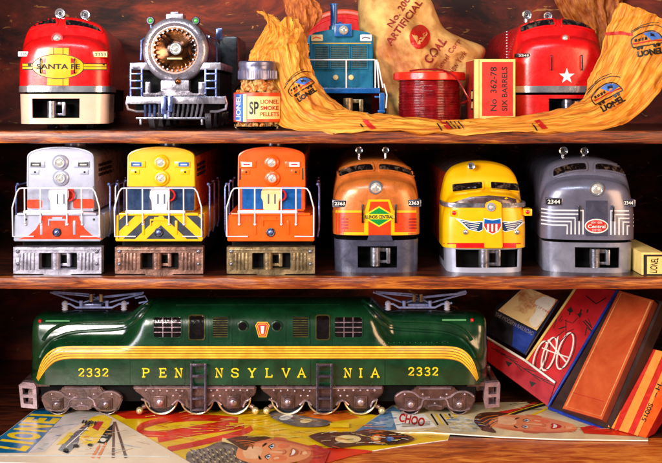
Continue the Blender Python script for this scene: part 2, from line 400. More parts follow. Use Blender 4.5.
# ================================================================ shared locomotive pieces
PROF = [(1, 0), (1, .18), (1, .36), (.99, .5), (.965, .6), (.93, .7), (.89, .78), (.83, .85), (.7, .92), (.5, .965), (.25, .992), (0, 1)]
def resamp(P_, n=3): return arcp(P_, n)
def plan(W, L, n, steps=16):      # half-width along depth for a rounded nose
    out = []
    for i in range(steps + 1):
        d = L * (1 - math.cos(math.pi / 2 * i / steps)); out.append((d, W * max(0, 1 - (1 - d / L) ** n) ** (1 / n)))
    return out
def ushape(W, L, n, back):        # full U outline of a nose in plan, left back -> front -> right back
    pl = [(L * (1 - math.cos(R(a))), 0) for a in range(0, 91, 5)]
    pl = [(d, W * max(0, 1 - (1 - d / L) ** n) ** (1 / n)) for d, _ in pl]
    r = [(w, d) for d, w in pl] + [(W, back)]
    return [(-w, d) for w, d in reversed(r)] + r[1:]
def skirt(F, cx, W, L, n, back, y0, y1, m, op=None, d0=0, th=1.6, flare=0.0):
    """thin curved wall following the nose; op = opening (x0,x1,y0,y1) in pixels"""
    o = MB(); pts = ushape(W * F.k, L, n, back); X0 = F.x(cx)
    xs = sorted(set([p[0] for p in pts]))
    def on(x):
        for i in range(len(pts) - 1):
            a, b = pts[i], pts[i + 1]
            if a[0] <= x <= b[0] and b[0] > a[0]: return a[1] + (b[1] - a[1]) * (x - a[0]) / (b[0] - a[0])
        return L
    P2 = list(pts)
    if op:
        for q in (op[0], op[1]):
            x = F.x(q) - X0
            P2 = [p for p in P2 if abs(p[0] - x) > .6 or abs(p[1]) > L]; P2.append((x, on(x)))
        left = sorted([p for p in P2 if p[0] < -W * F.k + .01], key=lambda p: -p[1]); right = sorted([p for p in P2 if p[0] > W * F.k - .01], key=lambda p: p[1])
        mid = sorted([p for p in P2 if -W * F.k + .01 <= p[0] <= W * F.k - .01]); P2 = left + mid + right
    zs = [F.z(y0), F.z(y1)]
    if op: zs = [F.z(y0), F.z(op[2]), F.z(op[3]), F.z(y1)]
    vs = []; n2 = len(P2)
    nrm = []
    for i, p in enumerate(P2):
        a = P2[max(i - 1, 0)]; b = P2[min(i + 1, n2 - 1)]; t = Vector((b[0] - a[0], b[1] - a[1])).normalized(); nrm.append(Vector((-t.y, t.x)))
    for lay in (0, 1):
        for z in zs:
            fl = 1 - flare * (zs[0] - z) / (zs[0] - zs[-1])
            for (x, d), nn in zip(P2, nrm): vs.append((X0 + x * fl + nn.x * th * lay, F.y0 + d0 + d + nn.y * th * lay, z))
    nz = len(zs); fs = []
    def hole(i, j):
        if not op or j != 1: return False
        xm = (P2[i][0] + P2[i + 1][0]) / 2 + X0; return F.x(op[0]) - .05 < xm < F.x(op[1]) + .05 and P2[i][1] < L + .1
    g = lambda l, j, i: (l * nz + j) * n2 + i
    for j in range(nz - 1):
        for i in range(n2 - 1):
            if hole(i, j):
                fs.append((g(0, j, i), g(0, j, i + 1), g(1, j, i + 1), g(1, j, i))); fs.append((g(0, j + 1, i), g(0, j + 1, i + 1), g(1, j + 1, i + 1), g(1, j + 1, i)))
                if not (i > 0 and hole(i - 1, j)): fs.append((g(0, j, i), g(0, j + 1, i), g(1, j + 1, i), g(1, j, i)))
                if not (i < n2 - 2 and hole(i + 1, j)): fs.append((g(0, j, i + 1), g(0, j + 1, i + 1), g(1, j + 1, i + 1), g(1, j, i + 1)))
                continue
            fs.append((g(0, j, i), g(0, j, i + 1), g(0, j + 1, i + 1), g(0, j + 1, i))); fs.append((g(1, j, i), g(1, j, i + 1), g(1, j + 1, i + 1), g(1, j + 1, i)))
    for i in range(n2 - 1):
        fs.append((g(0, 0, i), g(0, 0, i + 1), g(1, 0, i + 1), g(1, 0, i))); fs.append((g(0, nz - 1, i), g(0, nz - 1, i + 1), g(1, nz - 1, i + 1), g(1, nz - 1, i)))
    return o.add(vs, fs, m)
def coupler(F, px, py, s, par, m=steel, d=6):
    o = MB(); x = F.x(px); z = F.z(py); y = F.y0 + d
    o.box(x - 9 * s, x - 1 * s, y, y + 10, z - 9 * s, z + 8 * s, m, 1.6)
    o.cyl((x - 4.5 * s, y + 1, z - 10 * s), (x - 4.5 * s, y + 1, z + 9 * s), 5 * s, m, 16)
    o.box(x + 0 * s, x + 10 * s, y + 4, y + 9, z + 4 * s, z + 8 * s, m, .8)
    o.box(x + 0 * s, x + 10 * s, y + 4, y + 9, z - 8 * s, z - 5 * s, m, .8)
    o.box(x + 7 * s, x + 11 * s, y + 1, y + 10, z - 8 * s, z + 8 * s, m, 1)
    o.box(x - 5, x + 5, y + 9, y + 40, z - 3, z + 3, blackm, .5)
    o.build('coupler', par)
def running_gear(x, ys, zf, hw, par, top):
    """two trucks with wheels under a body; zf is the shelf the wheels stand on"""
    for yc in ys:
        o = MB(); o.box(x - hw * .62, x + hw * .62, yc - 38, yc + 38, zf + 9, top, blackm, 1.5)
        for s in (-1, 1): o.box(x + s * hw * .74 - 3, x + s * hw * .74 + 3, yc - 42, yc + 42, zf + 7, zf + 17, steel, 1.2)
        t = o.build('truck', par)
        for s in (-1, 1):
            for e in (-22, 22):
                w = MB(); a = (x + s * hw * .5 - 3, yc + e, zf + 9); b = (x + s * hw * .5 + 3, yc + e, zf + 9)
                w.lathe([(9, 0), (9, 5), (10.2, 5.2), (10.2, 6), (2, 6.2)] if s < 0 else [(10.2, 0), (10.2, .8), (9, 1), (9, 6), (2, 6.2)], a, Vector(b) - Vector(a), steel, 24); w.build('wheel', t)
def horn(F, px, py, r, par, d, zbase, y=None):
    x = F.x(px); z = F.z(py); yy = F.y0 + d; r *= .86; z -= .8 * F.k; o = MB()
    o.lathe([(r * .2, 6), (r * .75, 2.4), (r, 0), (r * .98, -.9), (r * .72, -.5), (r * .5, 1.2), (.1, 2)], (x, yy, z), (0, 1, 0), chrome, 24, False)
    o.lathe([(r * .75, 2), (r * .6, 9), (r * .3, 16)], (x, yy, z), (0, 1, 0), chrome, 20)
    o.ball((x, yy + .4, z), r * .3, black, n=12)
    o.cyl((x, yy + 6, zbase), (x, yy + 6, z), r * .42, chrome, 12); o.build('horn', par)
def headlight(fn, px, py, r, par, bez, tag='headlight', base=None, depth=3):
    c = fn(px, py, 0); o = MB()
    if c is None: c = base
    o.lathe([(r * 1.35, 3), (r * 1.35, -1.2), (r * 1.2, -2), (r, -2), (r * .92, -.2)], c, (0, 1, 0), bez, 32, False)
    h = o.build(tag, par)
    MB().lathe([(r * .93, -.6), (r * .8, -1.6), (r * .45, -2.6), (.1, -3)], c, (0, 1, 0), lamp, 24, True).build('lens', h)
def f_body(F, cx, W, ybot, ytop, L, n, hn, mtop, length=285, hw=.64, wl=14, zt0=.55):
    """streamlined cab body as one loft; returns MB"""
    prof = resamp(PROF, 3); X0 = F.x(cx); z0 = F.z(ybot); H = F.z(ytop) - z0; Wk = W * F.k
    ds = [(d, w) for d, w in plan(Wk, L, n, 18)][1:]
    for d in [L + 2, L + 4, L + 6, L + 8, L + 10, L + 12, L + 14, L + 17, L + 20, L + 24, L + 30, L + 45]: ds.append((d, Wk))
    ds += [(length * .5, Wk), (length - 4, Wk), (length, Wk * .97)]
    def zt(d):
        if d < 12: return zt0 + (hn - zt0) * math.sqrt(max(0, 1 - (1 - d / 12) ** 2))
        if d < L: return hn + .03 * (d - 12) / max(1, L - 12)
        if d < L + wl: return hn + .03 + (.965 - hn - .03) * (d - L) / wl
        if d < L + wl + 10: return .965 + .035 * math.sin(math.pi / 2 * (d - L - wl) / 10)
        return 1
    rings = []
    for d, w in ds:
        t = zt(d); ring = []
        for xn, zn in prof: ring.append((X0 + xn * w, F.y0 + d, z0 + zn * H * t))
        for xn, zn in reversed(prof[:-1]): ring.append((X0 - xn * w, F.y0 + d, z0 + zn * H * t))
        rings.append(ring)
    return MB().loft(rings, mtop)
def f_unit(F, cfg, root, shelf_z):
    cx = cfg['cx']; W = cfg['W']
    body = f_body(F, cx, W, cfg['yb'], cfg['yt'], cfg.get('L', 22), cfg.get('n', 3), cfg.get('hn', .74), cfg['paint'], wl=cfg.get('wl', 7), zt0=cfg.get('zt0', .55), length=cfg.get('length', 285))
    bv = body.bvh(); fn = on_bvh(bv)
    if 'rear' in cfg:
        lim, side_m, roof_m = cfg['rear']; zr = F.z(cfg['yt']) - (F.z(cfg['yt']) - F.z(cfg['yb'])) * .14
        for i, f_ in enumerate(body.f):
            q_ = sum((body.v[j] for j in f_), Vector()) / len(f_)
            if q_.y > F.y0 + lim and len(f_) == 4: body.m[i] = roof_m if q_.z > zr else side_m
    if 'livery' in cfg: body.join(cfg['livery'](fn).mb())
    b = body.build('body', root, 50)
    for w in cfg['win']:
        dd = Dec(fn, 2, .9); big = grow(w, 1.6); dd.poly(big, cfg.get('frame', cfg['paint']), holes=[w], off=1.5); fr = dd.mb(1)
        g = Dec(fn, 2, .2); g.poly(grow(w, .3), cfg.get('glass', glassw), off=.6)
        wo = fr.build('window_frame', root); g.mb().build('window', wo)
    skirt(F, cx + cfg.get('pdx', 0), cfg.get('PW', W * .97), cfg.get('L', 22) * .95, cfg.get('n', 3), 80, cfg['p0'], cfg['p1'], cfg['pilot'], cfg['op'], d0=1.5, flare=cfg.get('flare', .02)).build('pilot', root, 30)
    x0, x1, a, b_ = cfg['op']
    k = MB().box(F.x(cx) - W * F.k * .8, F.x(cx) + W * F.k * .8, F.y0 + 26, F.y0 + 30, F.z(cfg['p1'] - 2), F.z(cfg['p0']), blackm)
    k.box(F.x(cx) - W * F.k * .93, F.x(cx) + W * F.k * .93, F.y0 + 32, F.y0 + cfg.get('length', 285) - 10, F.z(cfg['p1'] - 10), F.z(cfg['yb'] - 1), blackm, 1); k.build('underframe', root)
    running_gear(F.x(cx), (F.y0 + 85, F.y0 + cfg.get('length', 285) - 60), shelf_z, W * F.k * .9, root, F.z(cfg['p0'] + 1))
    coupler(F, cfg['coup'][0], cfg['coup'][1], cfg.get('cs', 1), root)
    for h in cfg['horns']: horn(F, h[0], h[1], h[2], root, h[3], F.z(cfg['yt'] + 1.5) - 1)
    return fn
def grow(pts, e):
    cx = sum(p[0] for p in pts) / len(pts); cy = sum(p[1] for p in pts) / len(pts); a = 0
    for i in range(len(pts)): a += pts[i][0] * pts[(i + 1) % len(pts)][1] - pts[(i + 1) % len(pts)][0] * pts[i][1]
    s = 1 if a > 0 else -1; out = []
    n = len(pts)
    for i in range(n):
        p = Vector(pts[i]); u = (p - Vector(pts[i - 1])).normalized(); v = (Vector(pts[(i + 1) % n]) - p).normalized()
        t = u + v; t = t.normalized() if t.length > 1e-4 else u
        nn = Vector((t.y, -t.x)) * s; c = max(.5, abs(u.dot(t))); out.append(tuple(p + nn * e / c))
    return out
def rq(x0, y0, x1, y1, x2, y2, x3, y3, r=2.0, n=3, bow=0):      # rounded quad TL TR BR BL, top/bottom bowed up
    c = [Vector(q) for q in ((x0, y0), (x1, y1), (x2, y2), (x3, y3))]; out = []
    for i in range(4):
        p = c[i]; a = (c[i - 1] - p).normalized() * r + p; b = (c[(i + 1) % 4] - p).normalized() * r + p
        for k in range(n + 1):
            t = k / n; out.append(tuple(a * (1 - t) ** 2 + p * 2 * t * (1 - t) + b * t * t))
    if bow:
        o2 = []; m = len(out); L_ = x0; Rr = x1
        for i in range(m):
            a = Vector(out[i]); b = Vector(out[(i + 1) % m]); N_ = 6 if (b - a).length > 8 else 1
            for k in range(N_):
                q = a.lerp(b, k / N_); t = (q.x - min(x0, x3)) / (max(x1, x2) - min(x0, x3)); o2.append((q.x, q.y - bow * 4 * t * (1 - t)))
        return o2
    return out
def board_plate(F, fn, px0, px1, py0, py1, par, txt=None, frame=None, face=black, tc=inkw, d=None, name='number_board', thick=3, ts=1, cxh=None):
    mid = (px0 + px1) / 2; c = None
    for q_ in (.5, .25, 0):
        c = c or fn(mid + (cxh - mid) / max(1, abs(cxh - mid)) * (px1 - px0) * (.5 - q_) , (py0 + py1) / 2, 0) if cxh else fn(mid, (py0 + py1) / 2, 0)
    y = (c.y if c is not None else F.y0 + 20) if d is None else F.y0 + d
    k = 1 + y / 1000; X = lambda p: (p - 331) * k; Z = lambda q: 345 - (q - 100) * k
    o = MB().box(X(px0), X(px1), y - thick, y + 14, Z(py1), Z(py0), frame or face, .8)
    nb = o.build(name, par)
    f = on_plane((0, y - thick, 0), (0, 1, 0)); e = .9
    q = Dec(f, 999, .1); q.rect(px0 + e, px1 - e, py0 + e, py1 - e, face)
    if txt: q.text(txt, (px0 + px1) / 2, (py0 + py1) / 2, (px1 - px0) * .72 * ts, (py1 - py0) * .5, tc, bold=.02)
    q.mb().build('number', nb)
def grab(fn, px, y0, y1, par, m=black, r=.75, lift=3.2):
    a = fn(px, y0, 0); b = fn(px, y1, 0)
    if a is None or b is None: return
    l = Vector((0, -lift, 0)); MB().tube([a, a + l * .8, a + l + (b - a) * .12, b + l - (b - a) * .12, b + l * .8, b], r, m).build('grab_rail', par)
SH1, SH2, SH3 = 314, 167.5, -3
def yaw(t, F, cx, deg):      # turn a whole locomotive on its shelf about the middle of its nose
    pv = Vector((F.x(cx), F.y0 + 8, 0)) * S; m_ = Matrix.Rotation(R(deg), 3, 'Z'); l = t.location.copy(); z_ = l.z
    t.location = pv + m_ @ (l - pv); t.location.z = z_; t.rotation_euler.z = R(deg)

# ================================================================ row 1: red and yellow warbonnet diesel
F = Fr(30); G1 = 'streamlined toy diesel locomotives'
t = thing('toy_locomotive', 'red streamlined diesel with yellow nose emblem reading SANTA FE and peach pilot', 'toy locomotive', (F.x(62), F.y0 + 140, SH1), G1)
def liv(fn):
    d = Dec(fn, 4, .2); w = 0.8
    d.rect(46.5, 67.5, 48, 85.5, yellow)
    d.rect(52.5, 53.2, 48, 55, inkk); d.rect(61.5, 62.3, 48, 55, inkk); d.rect(61.5, 62.3, 79, 86, inkk)
    d.poly(ell(57.5, 66.5, 25.5, 12.6, n=48), inkk); d.poly(ell(57.5, 66.5, 24.7, 11.9, n=48), yellow)
    for s in (-1, 1):
        d.poly([(57.5 + s * 12, 57.8), (57.5 + s * 15.5, 59), (57.5 + s * 15.5, 63), (57.5 + s * 12, 63)], red); d.poly([(57.5 + s * 12, 75), (57.5 + s * 15.5, 73.8), (57.5 + s * 15.5, 70), (57.5 + s * 12, 70)], red)
        a, b = (18, 33) if s < 0 else (82, 106)
        d.rect(a, b, 63.3, 70, inkk); d.rect(a + .4, b - .6, 64.1, 66.2, yellow); d.rect(a + .4, b - .6, 67.0, 69.2, yellow)
    return d
w1 = rq(29.5, 29, 59, 19.6, 59.5, 24.5, 29.5, 31, 1.6, bow=2.2); w2 = rq(68.5, 20, 101, 28.5, 103, 32.5, 68.5, 26, 1.6, bow=2.2)
cfg = dict(cx=62, W=45, yb=88.5, yt=15, paint=red, win=[w1, w2], p0=94, p1=124, pilot=peach, op=(31, 78, 98.5, 118), coup=(54, 109), horns=[(52, 8, 6.2, 56), (77, 8.5, 6, 64)], livery=liv, PW=44.5, hn=.72, cs=.9)
fn = f_unit(F, cfg, t, SH1)
d = Dec(fn, 4, .6); d.text('SANTA FE', 57.5, 66.6, 42, 5.4, inkk, bold=.025); d.build('lettering', t)
skirt(F, 62, 45.6, 22, 3, 90, 86, 92, chrome, None, d0=-.6, th=2.4).build('bumper_strip', t, 30)
headlight(fn, 57, 38.5, 4.6, t, mat('pink_bezel', (230, 60, 70)))
board_plate(F, fn, 20, 31, 51.8, 57, t, '2353', white, white, inkk, cxh=62); board_plate(F, fn, 91.5, 106.5, 51, 57.5, t, '2353', orange, cream, inkk, cxh=62)
for px in (40.5, 73.5): grab(fn, px, 59, 73, t)

yaw(t, F, 62, 8)
# row 1: steam locomotive
F = Fr(34)
t = thing('toy_locomotive', 'black steam engine with round silver smokebox front, bronze dish and ladders', 'toy locomotive', (F.x(176), F.y0 + 140, SH1), 'toy steam locomotives')
c = F.p(175, 50, 0); k = F.k
sil = mat('scuffed_silver', (190, 184, 196), rough=.28, metal=.7, coat=.2, col2=(84, 76, 94), scale=45, lo=.3, hi=.6, bump=.3)
MB().lathe([(32.5 * k, 240), (32.5 * k, 6), (33 * k, 4), (32.4 * k, 0), (30 * k, -2.5), (27 * k, -3), (24.4 * k, -1), (23.6 * k, 4)], c, (0, 1, 0), sil, 64, False).lathe([(32.9 * k, 14), (33.1 * k, 15), (33.1 * k, 240), (5, 241)], c, (0, 1, 0), black, 48, False).build('boiler', t)
o = MB().lathe([(24.2 * k, 5), (24 * k, 1), (22.6 * k, .2), (21 * k, .4), (19.6 * k, 3), (15 * k, 1.5), (9 * k, -1.2), (6 * k, -2), (.1, -2.2)], c, (0, 1, 0), bronze, 64, True)
sd = o.build('smokebox_door', t)
o = MB()
for i in range(26):
    a = 2 * math.pi * i / 26; p = c + Vector((math.cos(a) * 20.6 * k, -.4, math.sin(a) * 20.6 * k)); o.cyl(p + Vector((0, 1, 0)), p - Vector((0, 1.6, 0)), 1.1, chrome, 6)
    q = c + Vector((math.cos(a + .1) * 28.6 * k, -2.6, math.sin(a + .1) * 28.6 * k)); o.ball(q, .8, sil, n=6)
o.build('bolts', t)
o = MB().lathe([(21.8 * k, .6), (22.8 * k, -.9), (24 * k, -.6), (24.3 * k, .8)], c, (0, 1, 0), mat('pale_rim', (240, 214, 204), metal=.5, rough=.25), 64, False); o.build('door_rim', t)
hl = MB().lathe([(6.4, 4), (6.4, -5), (5.8, -6.2), (4.6, -6.2), (4.2, -4)], c + Vector((1.5, -1, 1)), (0, 1, 0), chrome, 32, False).box(c.x - 7.5, c.x + 8, c.y - 6, c.y, c.z - 10, c.z - 8.2, cream, .5).build('headlight', t)
MB().lathe([(4.4, -4.6), (2, -5.8), (.1, -6)], c + Vector((1.5, -1, 1)), (0, 1, 0), lamp, 20).build('lens', hl)
glamp = mat('green_lens', (60, 190, 70), rough=.08, coat=1)
for px, py in ((150, 20.5), (195.5, 20.5)):
    p = F.p(px, py, 4); o = MB().lathe([(4.3, 3), (4.3, -2), (3.6, -3), (2.6, -3)], p, (0, 1, 0), greyd, 20, False).cyl(p - Vector((0, -1, 3)), F.p(px + (2 if px < 170 else -1), 34, 5), 1.3, bluest, 8)
    ml = o.build('marker_lamp', t); MB().ball(p - Vector((0, 1.6, 0)), 2.6, glamp, (1, .6, 1), 14).build('lens', ml)
o = MB().fbox(F, 166, 183, 13.8, 19.5, 0, 22, sil, 1).fbox(F, 170, 178, 11.5, 14.2, 3, 14, sil, .8); o.build('top_plate', t)
o = MB().fbox(F, 130, 150, 62.5, 70, -1, 240, sil, 1).fbox(F, 199, 221, 62.5, 70, -1, 240, sil, 1); o.build('running_board', t)
for x0, x1 in ((131.5, 142.5), (206, 216.5)):
    o = MB()
    for q in (x0, x1): o.fbox(F, q - .9, q + .9, 69, 97, -4, -1, bluest, .4)
    for q in (74, 81, 88.5): o.fbox(F, x0, x1, q - .8, q + .8, -5, 1, bluest, .4)
    o.build('ladder', t)
o = MB().fbox(F, 128, 226, 96.5, 104, -9, -3, sil, 1).fbox(F, 132, 158, 103, 104.5, -9, 20, black, .3)
for s, X in ((-1, 129.5), (1, 225)): o.tube([F.p(X, 96, -5), F.p(X + s * 2, 103, -4), F.p(X + s * 1, 109, -3), F.p(X - s * 7, 111.5, 0), F.p(X - s * 15, 111.5, 4)], 1.5, sil, 8)
o.build('pilot_beam', t)
o = MB().fbox(F, 162, 190, 80.5, 92, -8, 8, sil, 1.2).prism(F, [(145, 93), (158, 93.3), (163, 91), (190, 91), (194, 93.5), (206, 93.5), (206, 95.6), (145, 95.6)], -10, 2, sil).fbox(F, 146, 151, 82, 95, -4, 2, sil, .8).fbox(F, 199, 205, 82, 95, -4, 2, sil, .8)
o.ball(F.p(179, 81.5, -9), 3.2, bronze); o.build('cylinder_block', t)
o = MB()
for i in range(13): x = 146 + i * 4.8; o.tube([F.p(x, 104, -6), F.p(x + (176 - x) * .03, 111, -10), F.p(x + (176 - x) * .06, 117, -15)], 1.25, bluest if i < 3 else steel, 6)
o.fbox(F, 139, 209, 117, 119, -17, -12, steel, .6).fbox(F, 142.5, 144.5, 119, 124.5, -16, -13, steel, .3).fbox(F, 203, 205, 119, 124.5, -16, -13, steel, .3); o.build('cowcatcher', t)
o = MB().fbox(F, 164, 169, 96, 114, -20, -6, bluest, 1.5).fbox(F, 170.5, 175, 96, 112, -18, -6, bluest, 1.5).cyl(F.p(169, 110, -14), F.p(169, 118, -14), 4, bluest, 12); o.build('coupler', t)
o = MB().fbox(F, 133, 219, 72, 113, 12, 235, blackm, 2).box(F.x(205), F.x(226), F.y0 + 130, F.y0 + 240, F.z(100), F.z(28), black, 3); o.build('frame', t)
for s in (147, 205):
    for e in (40, 90, 140, 190):
        w = MB(); w.lathe([(17, -3), (17, 3), (14, 3), (13, 1), (3, 2)], (F.x(s), F.y0 + e, SH1 + 17), (1, 0, 0), steel, 28); w.build('wheel', t)
o = MB().fbox(F, 209, 216, 24, 36, 60, 66, bluest, 1); o.build('bell', t); MB().tube([F.p(208, 36, 8), F.p(212, 37, 40), F.p(212, 60, 44)], .9, bluest).build('pipe', t); MB().tube([F.p(140, 60, 6), F.p(140.5, 40, 6), F.p(143, 38, 8)], 1.2, bluest).build('pipe', t)

# ================================================================ row 1: red diesel with a white star
F = Fr(75)
t = thing('toy_locomotive', 'plain red streamlined diesel with a white star on its nose, half behind wrapping paper', 'toy locomotive', (F.x(563), F.y0 + 130, SH1), G1)
w1 = rq(521, 27, 553, 19.8, 554.5, 25.5, 521, 33, 1.8, bow=2.2); w2 = rq(562, 19.5, 593, 26.5, 595, 31.5, 562, 25.5, 1.8, bow=2)
starl = lambda fn: Dec(fn, 4, .2).poly([(566.8 + (8.2 if i % 2 == 0 else 3.2) * math.sin(math.pi * i / 5), 76.2 - (8.2 if i % 2 == 0 else 3.2) * math.cos(math.pi * i / 5)) for i in range(10)], white)
cfg = dict(cx=563, length=235, W=46, yb=88, yt=16, paint=red, win=[w1, w2], p0=95, p1=120, pilot=red, op=(549, 584, 98.5, 117), coup=(573, 108), horns=[(536, 10, 6, 50), (559, 11, 5.6, 56)], livery=starl, hn=.72)
fn = f_unit(F, cfg, t, SH1)
skirt(F, 563, 46.6, 22, 3, 90, 86, 92.5, chrome, None, d0=-.6, th=2.4).build('bumper_strip', t, 30)
headlight(fn, 565, 38.3, 3.8, t, red); board_plate(F, fn, 516.5, 531, 53.5, 57.5, t, '2245')
for px in (551, 581.5): grab(fn, px, 55.5, 70, t)
o = MB()
for i in range(12): o.ball((F.x(517) - .3, F.y0 + 60, F.z(28 + i * 3)), 1, chrome, n=6)
o.build('rivets', t)

# ================================================================ row 2: the three streamlined diesels on the right
F = Fr(28)
t = thing('toy_locomotive', 'brown and orange streamlined diesel with green diamond emblem and grey pilot', 'toy locomotive', (F.x(377), F.y0 + 140, SH2), G1)
tan = paint('tan_orange_enamel', (206, 112, 46), mottle=.18, metal=.2, rough=.3)
def liv(fn):
    d = Dec(fn, 4, .2)
    d.rect(333, 422, 210.5, 235, orange2); d.line([(333, 211.5), (366, 211.5)], 2.2, yellow); d.line([(388, 211.5), (422, 211.5)], 2.2, yellow); d.rect(333, 422, 232.2, 235, yellow)
    d.rect(345, 364, 213, 232, orange)
    d.poly([(364, 232.4), (364, 213), (368.5, 199.5), (389.5, 199.5), (394.5, 213), (394.5, 232.4)], yellow)
    d.poly([(368.4, 235.2), (368.4, 213), (370.5, 201.5), (388, 201.5), (391, 213), (391, 235.2)], orange2)
    for x in (340.5, 408.5):
        for i in range(4): d.line([(x, 219 + i * 3), (x + 8, 219 + i * 3)], 1.4, darkred)
    return d
w1 = rq(339, 171, 372, 164.8, 373.5, 170.5, 340, 177.5, 2, bow=2.2); w2 = rq(379, 164.5, 411, 171, 412.5, 177, 379, 170, 2, bow=2.2)
cfg = dict(cx=377, W=44, yb=235.5, yt=160.5, paint=tan, win=[w1, w2], p0=240.5, p1=276, pilot=greyd, op=(357.5, 397.5, 246.5, 268), coup=(380, 257), horns=[(360.5, 152, 4.6, 52), (388.5, 152, 4.3, 56)], livery=liv, hn=.76, PW=43)
fn = f_unit(F, cfg, t, SH2)
headlight(fn, 375.5, 187.5, 5.4, t, chrome)
board_plate(F, fn, 332.5, 347, 200, 207, t, '2363', steel, cxh=377); board_plate(F, fn, 406.5, 421, 199.5, 206.5, t, '2363', steel, cxh=377)
em = Dec(fn, 3, .7); em.poly([(379, 206), (397, 216.5), (379, 227), (361, 216.5)], inky); em.poly([(379, 207.6), (394, 216.5), (379, 225.4), (364, 216.5)], green2); em.rect(364.5, 393.5, 214, 219.2, inky); em.build('emblem', t)
em = Dec(fn, 3, 1.3); em.text('ILLINOIS CENTRAL', 379, 216.7, 28, 3.4, inkk, bold=.02); em.build('lettering', t)
for px in (362.5, 395.5): grab(fn, px, 205, 222, t, r=1.1)
MB().prism(F, [(369, 235), (391, 235), (393, 241), (367, 241)], -1, 4, greyd, bev=.5).build('nose_plate', t)

t = thing('toy_locomotive', 'bright yellow blunt nosed diesel with winged shield emblem and silver pilot', 'toy locomotive', (F.x(486), F.y0 + 140, SH2), G1)
w1 = rq(452.5, 184.5, 482, 182, 482.5, 189.5, 453, 193, 1.5); w2 = rq(490.5, 182, 519, 184, 520.5, 191.5, 491, 189.5, 1.5)
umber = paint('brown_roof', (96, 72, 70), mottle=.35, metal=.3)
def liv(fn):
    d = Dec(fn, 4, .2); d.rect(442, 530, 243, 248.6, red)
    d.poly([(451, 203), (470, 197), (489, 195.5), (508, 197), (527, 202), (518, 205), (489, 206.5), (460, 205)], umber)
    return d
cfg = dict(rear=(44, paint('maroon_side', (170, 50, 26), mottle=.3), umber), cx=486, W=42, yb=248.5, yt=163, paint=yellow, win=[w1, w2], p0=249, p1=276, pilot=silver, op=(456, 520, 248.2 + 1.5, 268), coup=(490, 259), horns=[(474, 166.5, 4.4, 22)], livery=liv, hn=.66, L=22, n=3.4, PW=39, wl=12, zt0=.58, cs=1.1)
fn = f_unit(F, cfg, t, SH2)
skirt(F, 486, 42.3, 22, 3.4, 40, 203.2, 207.5, steel, None, d0=-1, th=2.4).build('nose_band', t, 30)
MB().prism(F, [(485, 203), (493, 199.5), (501.5, 203), (502.5, 248), (484, 248)], -3, 8, yellow, bev=1).build('nose_door', t)
f2 = on_plane((0, F.y0 - 3, 0), (0, 1, 0))
headlight(f2, 491, 207, 3.4, t, silver)
for px, py in ((454, 213), (527.5, 212)):
    o = MB().box(P(px - 4, 0, 34).x, P(px + 4, 0, 34).x, 30, 46, P(0, py + 3.5, 34).z, P(0, py - 3.5, 34).z, yellow, 1).build('class_lamp', t)
    MB().ball(P(px, py, 30), 2.3, mat('red_lens', (220, 20, 30), rough=.08, coat=1), (1, .6, 1), 14).build('lens', o)
for px, py in ((465.5, 232), (516.5, 232)): MB().ball(fn(px, py, .6), 2.8, chrome, (1, .7, 1), 16).build('knob', t)
em = Dec(f2, 999, .3)
wing = lambda s: [(492 + s * x, y) for x, y in ((9, 221), (20, 221.5), (34, 218.5), (36.5, 218.5), (30, 224), (24, 229.5), (13, 232), (9, 230))]
e2 = Dec(lambda px, py, off: (fn(px, py, 0) or Vector((0, 0, 0))) and P(px, py, 0) if False else fn(px, py, off), 3, .6)
for s in (-1, 1):
    e2.poly(wing(s), inkw); e2.poly([(492 + s * x, y) for x, y in ((9.5, 222), (20, 222.3), (33, 219.4), (28, 224), (23, 228.8), (13, 231.2), (9.5, 229.4))], navy)
    for i in range(4): e2.line([(492 + s * (12 + i), 223.6 + i * 1.9), (492 + s * (30 - i * 2.6), 221.3 + i * 2.2)], .6, inkw)
e2.build('wings', t)
sh = [(484.5, 219), (492.5, 220.4), (500.5, 219), (501, 226), (498, 231), (492.5, 233.6), (487, 231), (484, 226)]
em.poly(grow(sh, .9), inkw); em.poly(sh, inkr); em.poly([(484.5, 219), (492.5, 220.4), (500.5, 219), (500.9, 223.6), (484.1, 223.6)], bluep)
for i in range(3): em.rect(487 + i * 4.2, 488.9 + i * 4.2, 224, 231.5, inkw)
em.build('shield_emblem', t)

t = thing('toy_locomotive', 'grey streamlined diesel with white lightning stripes and red oval reading CENTRAL', 'toy locomotive', (F.x(590), F.y0 + 140, SH2), G1)
def liv(fn):
    d = Dec(fn, 4, .2)
    d.rect(586.5, 608, 200.5, 240, greyd)
    for i in range(5):
        y = 210.6 + i * 3.7; xl = 583.8 - i * 3.9; xr = 611 + i * 3.9
        d.line([(541.5, y - 1.4), (555, y), (xl, y), (xl, 234.5)], 1.35, white); d.line([(635.5, y), (xr, y), (xr, 234.5)], 1.35, white)
    return d
w1 = rq(552.5, 170, 584, 163.6, 585, 170, 552.5, 177.5, 2, bow=2.2); w2 = rq(593.5, 164, 622, 169.5, 624, 175.5, 593.5, 170, 2, bow=2)
cfg = dict(cx=590, W=47, yb=240, yt=158.5, paint=grey, win=[w1, w2], p0=243, p1=273, pilot=mat('slate_pilot', (140, 140, 158), rough=.22, metal=.3), op=(576, 620.5, 247.5, 268), coup=(601, 258.5), horns=[(571.5, 152.5, 5.4, 50), (594, 153, 5, 56)], livery=liv, hn=.75, PW=45)
fn = f_unit(F, cfg, t, SH2)
headlight(fn, 597, 189, 5.8, t, chrome)
board_plate(F, fn, 546.5, 563.5, 198, 206, t, '2344', grey, cxh=590); board_plate(F, fn, 622, 634, 199, 206, t, '2344', grey, cxh=590)
em = Dec(fn, 3, .6); em.poly(ell(597, 226, 11.6, 7.2, n=32), inkw); em.poly(ell(597, 226, 10.5, 6.1, n=32), inkr); em.build('emblem', t)
